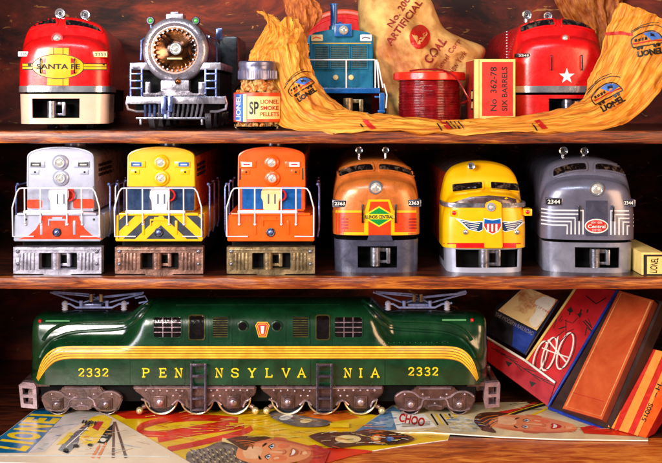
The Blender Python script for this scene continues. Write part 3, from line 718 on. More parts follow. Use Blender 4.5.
em = Dec(fn, 3, 1.1); em.text('NEW YORK', 597, 222.4, 11, 2, inkw); em.text('Central', 597, 226.2, 17, 3.6, inkw, bold=.02); em.text('SYSTEM', 597, 230, 9, 1.9, inkw); em.build('lettering', t)
for px in (579.5, 613): grab(fn, px, 206, 220, t, r=1)

yaw(t, F, 590, -5)
# ================================================================ row 2: three hood switchers with railings
def switcher(cx, label, hood, apron, pil, mid, livery, post, numface, side, roof):
    F = Fr(30); q = lambda v: v + cx - 60.5
    t = thing('toy_locomotive', label, 'toy locomotive', (F.x(cx), F.y0 + 140, SH2), 'toy diesel switchers with front railings')
    arch = [(q(27), 211), (q(27), 159.5), (q(28), 157)] + [(cx + 32.5 * math.sin(R(a)), 157 - 9.8 * (math.cos(R(a)) ** .9 if abs(a) < 90 else 0)) for a in range(-82, 83, 8)] + [(q(93), 157), (q(94), 159.5), (q(94), 211)]
    o = MB().prism(F, arch, 0, 14, hood[0], bev=1.1)
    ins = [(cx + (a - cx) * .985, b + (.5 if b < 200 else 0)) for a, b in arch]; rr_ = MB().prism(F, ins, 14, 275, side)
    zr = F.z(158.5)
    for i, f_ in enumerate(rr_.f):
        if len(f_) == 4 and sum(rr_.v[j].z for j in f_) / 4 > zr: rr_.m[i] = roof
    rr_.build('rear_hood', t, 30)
    for i in range(3): MB().cyl((F.x(cx), F.y0 + 60 + i * 75, F.z(150)), (F.x(cx), F.y0 + 60 + i * 75, F.z(145.5)), 11, roof, 28).build('roof_fan', t)
    big = [(cx + (a - cx) * 1.0, b) for a, b in arch]
    fn = on_plane((0, F.y0, 0), (0, 1, 0))
    body = o
    dd = Dec(fn, 999, .2); livery(dd, q, 'hood'); body.join(dd.mb()); body.build('body', t, 30)
    rim = [p for p in arch if p[1] < 160]; MB().tube([F.p(a, b + .3, .4) for a, b in [(q(27.6), 186)] + rim[1:-1] + [(q(93.4), 186)]], 1.1, hood[0], 6).build('hood_rim', t)
    for px, py in ((60.5, 162.5), (61, 178)):
        o = MB().lathe([(8.4, 1), (8.2, -1.5), (7, -2.6), (5.6, -3), (5.4, -4.4), (4.6, -4.6), (4.3, -3)], F.p(q(px), py, 0), (0, 1, 0), hood[1], 32, False).build('headlight', t)
        MB().lathe([(4.5, -3.2), (3, -4.4), (.1, -4.9)], F.p(q(px), py, 0), (0, 1, 0), lamp, 24).build('lens', o)
    for a, b in ((29.5, 45), (74, 89.5)):
        o = MB().fbox(F, q(a), q(b), 161.3, 167.6, -1.5, 1, hood[1], .6).build('number_board', t)
        dx = Dec(on_plane((0, F.y0 - 1.5, 0), (0, 1, 0)), 999, .12); dx.rect(q(a + (1 if a < 50 else 4)), q(b - (4 if a < 50 else 1)), 162.3, 166.6, numface); dx.rect(q(a + (3 if a < 50 else 6)), q(b - (6 if a < 50 else 3)), 164, 165.2, inkw if numface != white else inkr); dx.mb().build('number', o)
        o = MB().fbox(F, q(a + (1 if a < 50 else 6)), q(b - (6 if a < 50 else 1)), 169.5, 174.5, -1, 1, hood[1], .5).ball(F.p(q((a + b) / 2 - (2 if a < 50 else -3)), 172, -1), 1.1, inkk, n=8).build('hatch', t)
    # side louvres and vents on the hood
    for s, X in ((-1, F.x(q(27))), (1, F.x(q(94)))):
        o = MB()
        for i in range(4):
            for r_ in range(3): o.box(X - .8, X + .8, F.y0 + 22 + i * 16, F.y0 + 33 + i * 16, F.z(168 + r_ * 5), F.z(165 + r_ * 5), black, .3)
        o.build('louvre', t)
    # porch
    MB().fbox(F, q(21.5), q(99.5), 211.5, 214, -15, 0, hood[1], .6).build('platform', t)
    MB().fbox(F, q(28), q(87), 208.6, 211.8, -16.5, -13.5, white, 1.1).build('step_bar', t)
    ap = MB().prism(F, [(q(18.5), 213.5), (q(102.5), 213.5), (q(103.5), 239.5), (q(17.5), 239.5)], -13, 4, apron, bev=.8)
    fa = on_plane((0, F.y0 - 13, 0), (0, 1, 0)); dd = Dec(fa, 999, .2); livery(dd, q, 'apron'); ap.join(dd.mb()); ap.build('apron', t, 30)
    o = MB()
    for a, b, c_, d_ in ((44, 46.5, 219, 233), (76.5, 79, 219, 233)): o.fbox(F, q(a), q(b), c_, d_, -14.2, -12.5, apron, .5)
    o.prism(F, [(q(52), 224), (q(52), 217.5), (q(56), 217.5), (q(56), 215.5), (q(66), 215.5), (q(66), 217.5), (q(70), 217.5), (q(70), 224), (q(68.8), 224), (q(68.8), 219), (q(53.2), 219), (q(53.2), 224)], -14.4, -12.6, apron)
    o.build('apron_ribs', t)
    MB().ball(F.p(cx, 230.5, -13.5), 3.4, bluest, (1, .8, 1), 16).torus(F.p(cx, 230.5, -14), 3.8, .8, black).build('plug', t)
    pp = [(q(53), 211), (q(52.5), 200), (q(50.5), 197), (q(51), 189.5), (q(54.5), 186.5), (q(66.5), 186.5), (q(70.5), 189.5), (q(70.5), 197), (q(68.5), 200), (q(68), 211)]
    o = MB().prism(F, pp, -9, -5, post, bev=.8)
    d2 = Dec(on_plane((0, F.y0 - 9, 0), (0, 1, 0)), 999, .15)
    for x in (57.5, 64): d2.poly(rq(q(x - .8), 194, q(x + .8), 194, q(x + .8), 204, q(x - .8), 204, .6), grey)
    o.join(d2.mb()); o.build('brake_stand', t)
    o = MB(); o.torus(F.p(q(69.5), 195, -4), 5.4 , 1, red, n=24, k=6); o.build('brake_wheel', t)
    # railing: bent rod, four uprights
    rr = .74
    o = MB().tube([F.p(*p, dd_) for p, dd_ in [((q(38), 234.5), -15), ((q(17.5), 234.5), -15), ((q(17.2), 206), -16), ((q(22), 190.5), -17), ((q(24.5), 187.2), -17), ((q(27), 186.6), -17), ((q(94), 186.6), -17), ((q(96.5), 187.4), -17), ((q(99), 191), -17), ((q(103), 206), -16), ((q(103), 234.5), -15), ((q(84), 234.5), -15)]], rr, white, 8)
    for x in (29.5, 45, 71, 85.5): o.tube([F.p(q(x), 186.6, -17), F.p(q(x), 221, -16), F.p(q(x), 223.5, -13)], rr, white, 8).ball(F.p(q(x), 222.5, -14), 1.5, white, n=8)
    o.build('railing', t)
    for s in (-1, 1):
        o = MB(); X = F.x(cx) + s * 46 * F.k
        for i in range(3):
            y = F.y0 + 10 + i * 42; o.tube([(X, y, F.z(238)), (X + s * 1.5, y, F.z(230)), (X + s * 1.5, y, F.z(188)), (X, y, F.z(185))], .9, bluest, 6).ball((X, y, F.z(185)), 1.7, bluest, n=8)
        o.tube([(X + s, F.y0 + 10, F.z(186)), (X + s, F.y0 + 230, F.z(186))], .7, bluest, 6); o.build('side_railing', t)
    MB().fbox(F, q(17.5), q(103.5), 214, 239, 6, 270, hood[1] if False else apron, 1).build('sill', t)
    # coupler pocket
    pil_p = [(q(17), 245.5), (q(104), 245.5), (q(104), 271.5), (q(75), 272), (q(68), 274.5), (q(53), 274.5), (q(46), 272), (q(17), 271.5)]
    hole = rq(q(42), 251, q(80), 251, q(80), 267.5, q(42), 267.5, 1.5)
    o = MB().prism(F, pil_p, -12, 0, pil, holes=[hole])
    for s in (-1, 1):
        for i in range(4): x = cx + s * (23.5 + i * 3.6); o.fbox(F, x - .9, x + .9, 251, 268, -13.4, -11.5, pil, .5)
        o.ball(F.p(cx + s * 39, 249.5, -12), 2.2, steel, n=10).ball(F.p(cx + s * 39, 262, -12), 2, steel, n=10)
        o.fbox(F, cx + s * 39 - 1.5, cx + s * 39 + 1.5, 256, 268, -13, -11.5, pil, .4)
    o.fbox(F, q(19), q(102), 247, 248.4, -13, -11.5, pil, .4).build('pilot', t, 30)
    MB().fbox(F, q(40), q(82), 249, 270, 2, 6, blackm, .4).fbox(F, q(20), q(101), 241, 262, 8, 260, blackm, 1).build('underframe', t)
    coupler(F, cx + 1, 258.5, .95, t, pil, -6)
    running_gear(F.x(cx), (F.y0 + 55, F.y0 + 215), SH2, 42, t, F.z(242))
    return t
def lv1(d, q, w):
    if w == 'hood':
        d.poly(rq(q(27.2), 199.5, q(42), 199.5, q(42), 208.5, q(27.2), 208.5, 2.5), orange2); d.poly(rq(q(73), 199, q(93.8), 199, q(93.8), 208.5, q(73), 208.5, 2.5), orange2)
        d.rect(q(68), q(74), 189, 199, orange2)
    else:
        d.poly([(q(17.8), 239.2), (q(28), 236), (q(36), 229), (q(41), 220), (q(42.5), 213.8), (q(78.5), 213.8), (q(80), 220), (q(85), 229), (q(93), 236), (q(103.2), 239.2)], orange2)
        for x in (26, 94): d.ell(q(x), 219.5, 1.2, 1.2, inkk)
def lv2(d, q, w):
    if w == 'hood':
        d.rect(q(27.2), q(93.8), 186.5, 210.5, navy); d.rect(q(49), q(52), 187, 210, grey); d.rect(q(69), q(72), 187, 210, grey)
    else:
        b = paint('slate_stripe', (58, 62, 70)); d.rect(q(18), q(103), 214, 239, b)
        for s in (-1, 1):
            X = lambda v: q(60.5 + s * v)
            d.poly([(X(0), 214.2), (X(26), 239.1), (X(15), 239.1), (X(0), 225)] , yellow); d.poly([(X(11), 214.2), (X(24), 214.2), (X(41.7), 231), (X(41.7), 239.1), (X(38), 239.1)], yellow)
            d.poly([(X(35), 214.2), (X(41), 214.2), (X(41.6), 220)], yellow)
def lv3(d, q, w):
    if w == 'hood':
        for a, b in ((31, 52), (70, 90.5)): d.rect(q(a), q(b), 186.8, 209, bluep)
        for a in (29, 92): d.poly(rq(q(a - .9), 168, q(a + .9), 168, q(a + .9), 180, q(a - .9), 180, .8), inkk)
    else:
        for i in range(7): d.rect(q(26 + i * 4), q(28.6 + i * 4), 216, 221.5, inko) if i not in () else None
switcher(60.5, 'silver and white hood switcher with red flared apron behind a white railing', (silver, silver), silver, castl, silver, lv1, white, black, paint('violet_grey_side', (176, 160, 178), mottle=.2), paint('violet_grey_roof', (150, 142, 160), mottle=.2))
switcher(161, 'yellow hood switcher with slanted black and yellow warning stripes on its apron', (yellow, yellow), yellow, copper, navy, lv2, white, bluep, paint('shaded_yellow_side', (240, 110, 30), mottle=.3), paint('dark_slate_roof', (84, 70, 96), mottle=.3))  # orange-brown side tone paints shade onto the yellow hood
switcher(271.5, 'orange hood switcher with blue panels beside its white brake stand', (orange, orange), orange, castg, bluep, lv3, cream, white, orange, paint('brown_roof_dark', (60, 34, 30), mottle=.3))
# ================================================================ row 1: blue switcher
F = Fr(120)
t = thing('toy_locomotive', 'blue hood switcher with stack and grilles behind the crumpled wrapping paper', 'toy locomotive', (F.x(341), F.y0 + 100, SH1), 'toy diesel switchers with front railings')
o = MB().prism(F, [(310, 92), (310, 36), (314, 32.5), (330, 29.5), (352, 29.5), (369, 32.5), (373, 36), (373, 92)], 0, 110, teal, bev=1)
o.build('hood', t, 30)
o = MB().prism(F, [(300, 90), (300, 36), (306, 29), (322, 25.5), (361, 25.5), (376, 29), (382, 36), (382, 90)], 110, 190, teal, bev=1.5); cab = o.build('cab', t)
for a, b in ((302, 308.5), (375, 381)): MB().fbox(F, a, b, 38, 52, 108.8, 111, glass, .5).build('window', cab)
fb = on_plane((0, F.y0, 0), (0, 1, 0))
for a, b in ((315, 328), (331, 349), (352, 367)):
    o = MB().prism(F, [(a - 1.2, 44.6), (b + 1.2, 44.6), (b + 1.2, 69.4), (a - 1.2, 69.4)], -1.6, 1, teal, holes=[[(a, 46), (b, 46), (b, 68), (a, 68)]])
    mesh_m = mat('grille_mesh', (60, 84, 76), rough=.5, metal=.4, mottle=.5)
    for i in range(12): o.fbox(F, a, b, 46.4 + i * 1.82, 47.4 + i * 1.82, -1, .3, mesh_m, .2)
    for i in range(int((b - a) / 2)): o.fbox(F, a + .6 + i * 2, a + 1.2 + i * 2, 46, 68, -.6, .2, mesh_m, 0)
    o.build('grille', t)
d = Dec(fb, 999, .2); d.rect(312, 371, 42.8, 43.8, gold); d.mb().build('trim_line', t)
o = MB().cyl(F.p(334, 27, 14), F.p(334, 3, 14), 3.6 * F.k, bluep, 24).lathe([(4.6, 0), (4.8, 2), (3.2, 2.4), (3, -2)], F.p(334, 4.5, 14), (0, 0, 1), bluep, 24, False).cyl(F.p(334, 30, 14), F.p(334, 25, 14), 5.6, teal, 24); o.build('smokestack', t)
MB().ball(F.p(340, 24, 12), 3, bluep, (1, 1, 1.2)).build('bell', t)
o = MB().fbox(F, 334.5, 351.5, 24, 37, -5, 8, bluep, 1).build('headlight', t)
MB().lathe([(5.4, 1), (5.2, -1), (4, -2.2), (2, -3), (.1, -3.2)], F.p(343.5, 30.5, -5), (0, 1, 0), lamp, 24).build('lens', o)
for px in (317, 366):
    o = MB().fbox(F, px - 6, px + 6, 34.5, 41.5, -2, 2, cream if px < 330 else white, 1.5).build('number_board', t)
    Dec(on_plane((0, F.y0 - 2, 0), (0, 1, 0)), 999, .15).line([(px - 4, 38.6), (px - 1, 37.2), (px + 4, 38.4)], 1.2, inko if px < 330 else grey).mb().build('number', o)
for px in (335.5, 351): MB().lathe([(3.2, 0), (2.8, -2), (1.4, -2.8), (.1, -3)], F.p(px, 77.5, 0), (0, 1, 0), cream, 20).build('knob', t)
MB().fbox(F, 299, 379, 88, 93.5, -22, 190, bluep, 1).build('platform', t)
o = MB()
pts = [(302, 88), (303, 64), (306, 60.5), (374, 60.5), (377, 63), (382, 88)]
o.tube([F.p(a, b, -20) for a, b in pts], .9, white, 8)
for px in (346, 374.5, 378): o.tube([F.p(min(px, 376), 60.5, -20), F.p(px, 88, -20)], .8, white, 8)
o.build('railing', t)
o = MB()
for s, X in ((-1, 304), (1, 381)):
    o = MB().fbox(F, X - 2.5, X + 2.5, 93, 113, -20, -12, bluep, .8).fbox(F, X - 7, X + 4, 96, 98, -18, -10, bluep, .5).fbox(F, X - 4, X + 3, 110, 112.5, -22, -10, bluep, .5); o.build('step', t)
MB().tube([F.p(383, 84, -20), F.p(386, 95, -19), F.p(385, 108, -19)], .8, white, 8).build('grab_rail', t)
MB().fbox(F, 308, 372, 95, 116, 10, 185, blackm, 1).build('underframe', t)
coupler(F, 352, 107, 1.1, t, castg, -18)
running_gear(F.x(341), (F.y0 + 45, F.y0 + 140), SH1, 38, t, F.z(97))
# round tin behind
F = Fr(322)
tin = MB(); RT = 75.5; cT = Vector((F.x(343.5), 322, SH1 + RT))
tin.lathe([(RT - 2, 12), (RT, 10), (RT, 1), (RT - 1.5, 0), (RT - 6, 0), (RT - 7, 1.5)], cT, (0, 1, 0), mat('tin_orange', (230, 84, 40), rough=.35), 80, False)
tin.lathe([(RT - 7, 1.5), (RT - 11, 1.5), (RT - 12, .4), (.1, .4)], cT, (0, 1, 0), red, 80, False)
tn = tin.build('round_tin', org=(F.x(343.5), 322, SH1)); sset(tn, label='round red tin lid with orange rim standing behind the blue switcher', category='tin lid')

# ================================================================ row 1: jar of pellets
x0 = P(257.5, 0, 38).x; K = 1.038; zf = SH1 - .0; yj = 38
jr = thing('pellet_jar', 'small glass jar with blue grey cap and orange SP smoke pellets label', 'jar', (x0, yj, SH1))
Zj = lambda py: 345 - (py - 100) * 1.015
gl = bpy.data.materials.new('jar_glass'); gl.use_nodes = True; gb = gl.node_tree.nodes['Principled BSDF']
gb.inputs['Base Color'].default_value = (1, .95, .88, 1); gb.inputs['Roughness'].default_value = .03; gb.inputs['Transmission Weight'].default_value = 1; gb.inputs['IOR'].default_value = 1.18
gp = [(20, 0.3), (23.2, 2), (24.3, 5), (24.3, 38), (23, 43), (19, 47.5), (17.6, 50), (17.6, 56)]
MB().lathe(gp + [(16.4, 56), (16.4, 50), (18, 46.5), (21.8, 42), (22.6, 38), (22.6, 4), (18, 2)], (x0, yj, SH1), (0, 0, 1), gl, 64, True).build('glass', jr)
capm = mat('jar_cap_metal', (120, 118, 144), rough=.3, metal=.6, mottle=.4, scale=60, bump=.15)
o = MB().lathe([(19.8, 52), (19.8, 62), (19.2, 64), (19.8, 66), (19.8, 69.5), (18.6, 71), (.1, 71)], (x0, yj, SH1), (0, 0, 1), capm, 64)
for i in range(48):
    a = 2 * math.pi * i / 48; c_ = Vector((x0 + 19.9 * math.cos(a), yj + 19.9 * math.sin(a), SH1)); o.cyl(c_ + Vector((0, 0, 53)), c_ + Vector((0, 0, 61)), .45, capm, 5)
o.build('cap', jr)
o = MB(); pel = mat('cream_pellet', (246, 200, 130), rough=.6, coat=0, mottle=.15); rng = random.Random(3)
pel2 = mat('amber_pellet', (220, 132, 60), rough=.6, coat=0, mottle=.2)
for i in range(900):
    r_ = 21 * math.sqrt(rng.random()); a = rng.random() * 6.28; h = 4 + rng.random() * 47; r_ = min(r_, 20.6 if h < 40 else 15)
    c_ = Vector((x0 + r_ * math.cos(a), yj + r_ * math.sin(a), SH1 + h)); v = Vector((rng.gauss(0, 1), rng.gauss(0, 1), rng.gauss(0, 1))).normalized() * 2.2
    o.cyl(c_ - v, c_ + v, 1.9, pel if rng.random() < .6 else pel2, 8)
pl = o.build('pellets', jr); pl['kind'] = 'stuff'
lab = MB(); n = 60; vs = []
o = MB().lathe([(24.45, 8.5), (24.7, 8.6), (24.7, 38.4), (24.45, 38.5)], (x0, yj, SH1), (0, 0, 1), mat('label_orange', (232, 70, 24), rough=.4, coat=.2), 96, False)
lbv = o.bvh(); lf = on_bvh(lbv)
d = Dec(lf, 2, .12); d.rect(233, 243.3, 90, 129, inkb); d.rect(243.3, 246.5, 90, 129, cream); d.rect(247.5, 281.5, 96.5, 119, mat('label_cream', (252, 222, 140), rough=.5, coat=.1))
d.text('LIONEL', 238.5, 108, 26, 4.6, inkw, rot=90, bold=.02)
d.text('SP', 254, 108, 9.5, 13, inkk, bold=.03); d.text('LIONEL', 269.5, 101.8, 18, 4.2, inkr, bold=.03); d.text('SMOKE', 269.5, 108, 18, 4.2, inkr, bold=.03); d.text('PELLETS', 269.5, 114.2, 18.5, 4.2, inkr, bold=.03)
d.text('NET 50', 253, 123, 9, 2, inkk)
o.join(d.mb()); o.build('label', jr, 50)

# ================================================================ row 1: crumpled paper
def paper_mat(name, a, b, c):
    m = bpy.data.materials.new(name); m.use_nodes = True; nt = m.node_tree; N = nt.nodes; L = nt.links; bs = N['Principled BSDF']
    uv = N.new('ShaderNodeUVMap'); uv.uv_map = 'flow'; mp = N.new('ShaderNodeMapping'); mp.inputs['Scale'].default_value = (26, 9, 1); L.new(uv.outputs[0], mp.inputs[0])
    n1 = N.new('ShaderNodeTexNoise'); n1.inputs['Scale'].default_value = 1; n1.inputs['Detail'].default_value = 7; n1.inputs['Roughness'].default_value = .7; n1.inputs['Distortion'].default_value = .5; L.new(mp.outputs[0], n1.inputs['Vector'])
    cr = N.new('ShaderNodeValToRGB'); L.new(n1.outputs[0], cr.inputs[0]); e = cr.color_ramp.elements
    e[0].position = .3; e[0].color = (*lin(a), 1); e[1].position = .66; e[1].color = (*lin(c), 1); x = e.new(.47); x.color = (*lin(b), 1)
    L.new(cr.outputs[0], bs.inputs['Base Color']); bs.inputs['Roughness'].default_value = .5
    bp = N.new('ShaderNodeBump'); bp.inputs['Strength'].default_value = .7; bp.inputs['Distance'].default_value = .003; L.new(n1.outputs[0], bp.inputs['Height']); L.new(bp.outputs[0], bs.inputs['Normal']); return m
kraft = paper_mat('orange_kraft_paper', (150, 52, 14), (232, 138, 32), (252, 196, 74)); kraft2 = paper_mat('brown_kraft_paper', (120, 44, 14), (186, 92, 30), (226, 138, 54))  # dark red streaks paint fold shadows into the orange paper
def sheet(rows, nu=60, nt=10, amp=3.0, m=kraft, sd=0):
    cols = [arcp([P(*r[i]) for r in rows], nt) for i in range(len(rows[0]))]
    G = []
    for j in range(len(cols[0])):
        pr = arcp([cols[i][j] for i in range(len(cols))], max(2, nu // (len(cols) - 1)))
        G.append([Vector(p) for p in pr])
    T = len(G); U = len(G[0]); out = []
    for j in range(T):
        row = []
        for i in range(U):
            p = G[j][i]; a = G[min(j + 1, T - 1)][i] - G[max(j - 1, 0)][i]; b = G[j][min(i + 1, U - 1)] - G[j][max(i - 1, 0)]
            n_ = a.cross(b); n_ = n_.normalized() if n_.length > 1e-6 else Vector((0, -1, 0))
            u = i / (U - 1); tt = j / nt
            q = Vector((u * 3.2 + .3 * math.sin(tt * 1.1), tt * .3, sd)); f = 1 - abs(noise.noise(q * 1.7)) * 2.4; q3 = Vector((q.x, q.y * 3, sd + 5)); f2 = 1 - abs(noise.noise(q3 * 3.1)) * 2.2; f3 = abs(noise.noise(Vector((u * 14, tt * .5, sd + 2))))
            h = (f * 1.25 + f2 * .75 + f3 * .6 - .9) * amp
            if p.z < SH1 + 6 and p.y > -1: h = max(h, -.2) * .5
            row.append(p + n_ * h * (1 if n_.y < 0 or n_.z > 0 else -1))
        out.append(row)
    o = MB().loft(out, m, False, False); o.U = U; o.T = T; return o
def flow(o, U, T):
    me = o.data; uv = me.uv_layers.new(name='flow')
    for l in me.loops:
        v = l.vertex_index
        uv.data[l.index].uv = ((v % U) / U, (v // U) / T) if v < U * T else (0, 0)
rows = [
 [(303, 26, 78), (290, 16, 70), (275, 24, 60), (262, 7, 66)],
 [(306, 42, 76), (291, 34, 58), (276, 46, 52), (266, 30, 60)],
 [(311, 60, 70), (295, 50, 48), (276, 52, 46), (251, 58, 56)],
 [(318, 76, 64), (301, 74, 44), (282, 76, 40), (264, 82, 50)],
 [(331, 98, 58), (315, 98, 36), (294, 104, 28), (271, 108, 42)],
 [(352, 116, 52), (338, 111, 34), (312, 121, 14), (284, 128, 20)],
 [(385, 128.6, 52), (374, 115.5, 36), (352, 122, 10), (332, 132.5, -3)],
 [(425, 128.6, 52), (412, 119.5, 38), (405, 124, 12), (400, 133, -5)],
 [(470, 128.6, 52), (462, 121.5, 36), (458, 126, 12), (455, 132.5, -5)],
 [(520, 128.6, 52), (514, 118.5, 38), (512, 124, 12), (512, 133, -5)],
 [(560, 124, 54), (562, 110, 44), (563, 120, 20), (560, 132.5, -2)],
 [(583, 96, 60), (590, 98, 46), (600, 111, 26), (606, 129.5, 8)],
 [(592, 71, 62), (606, 78, 46), (622, 94, 32), (636, 116, 22)],
 [(602, 44, 62), (619, 50, 46), (638, 70, 38), (655, 97, 34)],
 [(611, 20, 62), (632, 26, 48), (652, 46, 42), (670, 76, 42)],
 [(618, 2, 62), (640, 8, 50), (668, 22, 46), (700, 46, 48)]]
wp = thing('wrapping_paper', 'long crumpled orange yellow paper printed with train heads, trailing along the top shelf', 'wrapping paper', P(455, 129, 20))
sh = sheet(rows); sfn = on_bvh(sh.bvh())
d = Dec(sfn, 3, .35)
def tr(c, s, rot):
    cs, sn = math.cos(R(rot)), math.sin(R(rot)); return lambda pts: [(c[0] + (x * cs + y * sn) * s, c[1] + (-x * sn + y * cs) * s) for x, y in pts]
def train_print(c, s, rot, sd):
    T = tr(c, s, rot)
    b_ = [(-17, 5), (-17, -3), (-6, -8), (4, -9), (11, -6), (15, 0), (16, 5)]
    d.poly(T([(-4, -7.4), (4, -8.4), (10.6, -5.4), (14.6, .4), (4, 1)]), inkb); d.line(T(arcp(b_, 5)), 1.1 * s, inkk); d.line(T([(-17, 5.4), (16.4, 5.4)]), 1.3 * s, inkk)
    d.line(T([(-16, 1.6), (2, 1.2), (15.6, 2.6)]), 1.3 * s, inkr); d.poly(T([(3, -6.4), (8.6, -4.2), (8, -1.8), (3, -3)]), inkk)
    for x in (-14, -10.4, -6.8, -3.2): d.poly(T([(x, -2.8), (x + 2.4, -3.4), (x + 2.4, -.6), (x, -.2)]), inkk)
    for x in (-12, -8, 6, 10): d.ell(*T([(x, 7)])[0], 1.7 * s, 1.7 * s, inkk)
    tx_, ty_ = T([(0, 13)])[0]; d.text('LIONEL', tx_, ty_, 27 * s, 6.4 * s, inkk, rot=rot, bold=.05)
    d.line(T(arcp([(-20, -8), (-6, -14), (10, -14), (20, -8)], 5)), .8 * s, inkk); d.line(T(arcp([(-16, -12), (0, -17), (14, -16)], 5)), .6 * s, inkk)
train_print((301, 86), .8, 32, 1); train_print((607, 93), .95, 28, 2); train_print((648, 40), .95, 10, 3)
d.line([(606, 34), (620, 33), (633, 35)], 3, inkr)
for X in (368, 445, 540):
    d.poly([(X - 6, 121), (X - 1, 120), (X + 8, 129), (X + 2, 130)], inkr); d.line([(X - 8, 124), (X - 3, 131)], 1.2, inkk)
for i in range(4): d.line([(446 + i * 4, 122), (452 + i * 4, 129)], 1, inkk)
sh.join(d.mb()); flow(sh.build('printed_sheet', wp, 50, recalc=False), sh.U, sh.T)
fo = sheet([[(283, -14, 100), (296, -14, 92), (310, -8, 100)], [(284, 6, 98), (298, 4, 90), (318, 4, 100)], [(290, 22, 96), (300, 22, 88), (324, 12, 102)], [(296, 40, 94), (301, 42, 88), (308, 34, 98)], [(300, 58, 92), (302, 60, 88), (305, 58, 92)]], 48, 10, 3, kraft2, 5); flow(fo.build('paper_fold', wp, 60, recalc=False), fo.U, fo.T)
fo = sheet([[(256, 10, 72), (268, 14, 66), (276, 20, 72)], [(268, 24, 68), (280, 28, 58), (290, 30, 64)], [(252, 52, 58), (272, 44, 46), (300, 30, 56)], [(249, 64, 58), (266, 58, 44), (296, 44, 50)], [(252, 80, 58), (262, 76, 48), (280, 66, 52)]], 48, 10, 2.4, kraft, 8); flow(fo.build('paper_fold', wp, 60, recalc=False), fo.U, fo.T)
fo = sheet([[(548, -20, 326), (585, -20, 318), (626, -16, 324)], [(556, 4, 326), (588, 4, 316), (622, 6, 322)], [(572, 30, 326), (596, 28, 318), (618, 24, 322)], [(590, 60, 326), (602, 56, 318), (616, 50, 322)], [(600, 100, 322), (612, 96, 316), (622, 90, 322)], [(604, 123.4, 322), (612, 123.4, 316), (624, 123.4, 322)]], 48, 10, 5, kraft2, 11); flow(fo.build('paper_fold', wp, 60, recalc=False), fo.U, fo.T)

# ================================================================ row 1: coal sack
cloth = mat('sack_cloth', (244, 198, 116), rough=.75, coat=0, col2=(176, 98, 44), scale=15, lo=.36, hi=.6, bump=1.0, bscale=60)  # darker blotches in the cloth colour stand in for wrinkle shading
def pillow(outl, c, y0, T, m, nr=26, nz=8.0, back=.6):
    ol = arcp(outl + [outl[0]], 6)[:-1]; C = P(c[0], c[1], y0); k = 1 + y0 / 1000; N_ = len(ol)
    def pt(r, j, sgn):
        q = P(ol[j][0], ol[j][1], y0); p = C.lerp(q, r); h = T * math.sqrt(max(0, 1 - r ** 2.2))
        w = noise.noise(Vector((p.x, p.z, sgn * 9)) * .035) * nz * 2.4 + (1 - abs(noise.noise(Vector((p.x * .6 + p.z * .5, p.z * .5, sgn * 4)) * .055)) * 2) * nz + (1 - abs(noise.noise(Vector((p.x, p.z * .6, sgn * 7)) * .13)) * 2) * 2.6
        return p + Vector((0, sgn * (h * (1 if sgn < 0 else back)) - w * (1 - r ** 4), 0))
    rings = [[pt(i / nr, j, -1) for j in range(N_)] for i in range(1, nr + 1)] + [[pt(i / nr, j, 1) for j in range(N_)] for i in range(nr - 1, 0, -1)]
    return MB().loft(rings, m)
ol = [(360, -26), (400, -30), (428, -4), (436, 12), (444, 28), (462, 38), (484, 47), (483, 60), (472, 78), (462, 100), (455, 126.3), (395, 126.3), (384, 104), (372, 80), (362, 50), (358, 10)]
sk = pillow(ol, (414, 60), 165, 42, cloth); sfn = on_bvh(sk.bvh())
s_ = sk.build('coal_sack', org=P(420, 126.4, 165), ang=80); sset(s_, label='cream cloth sack stencilled ARTIFICIAL COAL in red, slumped behind the wire spool', category='sack')
d = Dec(sfn, 3, 1.0)
d.text('No. 206', 398.5, 12, 33, 7, inkm, rot=57, bold=.015); d.text('ARTIFICIAL', 404, 22.5, 53, 7, inkm, rot=54, bold=.02)
d.ell(419.5, 37, 10, 11.6, inkr); d.poly([(411.5, 35), (415, 33.5), (418.5, 40), (425, 31), (427, 34), (420, 44.5), (417, 44.5)], cloth)
d.text('COAL', 435, 50.5, 28, 9, inkm, rot=52, bold=.02); d.text('Lionel Corp', 448.5, 55, 36, 6.5, inkm, rot=54); d.text('New York', 457, 62, 27, 6, inkm, rot=54)
d.build('stencil', s_)

# ================================================================ row 1: wire spool and barrel box
ys = 104; kx = 1.104; xs = (429 - 331) * kx; Zs = lambda py, y=66: 345 - (py - 100) * (1 + y / 1000)
sp = thing('wire_spool', 'bright red spool wound with dark red wire between two flanges', 'wire spool', (xs, ys, SH1))
flm = paint('spool_red', (236, 44, 22), mottle=.1, rough=.22)
ft = Zs(71.5); RF = 40
MB().lathe([(10, ft), (RF - 1.5, ft), (RF, ft - 1.5), (RF, ft - 8), (RF - 1, ft - 9), (10, ft - 9)], (xs, ys, 0), (0, 0, 1), flm, 72).build('flange', sp)
MB().lathe([(10, SH1 + 9), (RF - 1.5, SH1 + 9), (RF, SH1 + 7.5), (RF, SH1 + 1.5), (RF - 1, SH1), (10, SH1)], (xs, ys, 0), (0, 0, 1), flm, 72).build('flange', sp)
wire = mat('dark_red_wire', (140, 14, 22), rough=.2, coat=.8, mottle=.4, scale=120)
pr = []; zz = SH1 + 9; i = 0; rng = random.Random(5)
while zz < ft - 9.5:
    jit = rng.uniform(-.4, .4)
    for a in range(5): pr.append((33 + jit + 1.0 * math.sin(math.pi * a / 5), zz + 1.7 * a / 5))
    zz += 1.7
MB().lathe(pr, (xs, ys, 0), (0, 0, 1), wire, 72, False).build('wire_winding', sp)
MB().tube(arcp([(xs - 24, ys - 33, ft + .8), (xs - 8, ys - 37, ft + 2.2), (xs + 12, ys - 38, ft + 1), (xs + 26, ys - 40, ft - 8), (xs + 34, ys - 41, ft - 22), (xs + 38, ys - 37, ft - 30), (xs + 33, ys - 22, ft - 34)], 6), 1, wire, 8).build('loose_wire', sp)

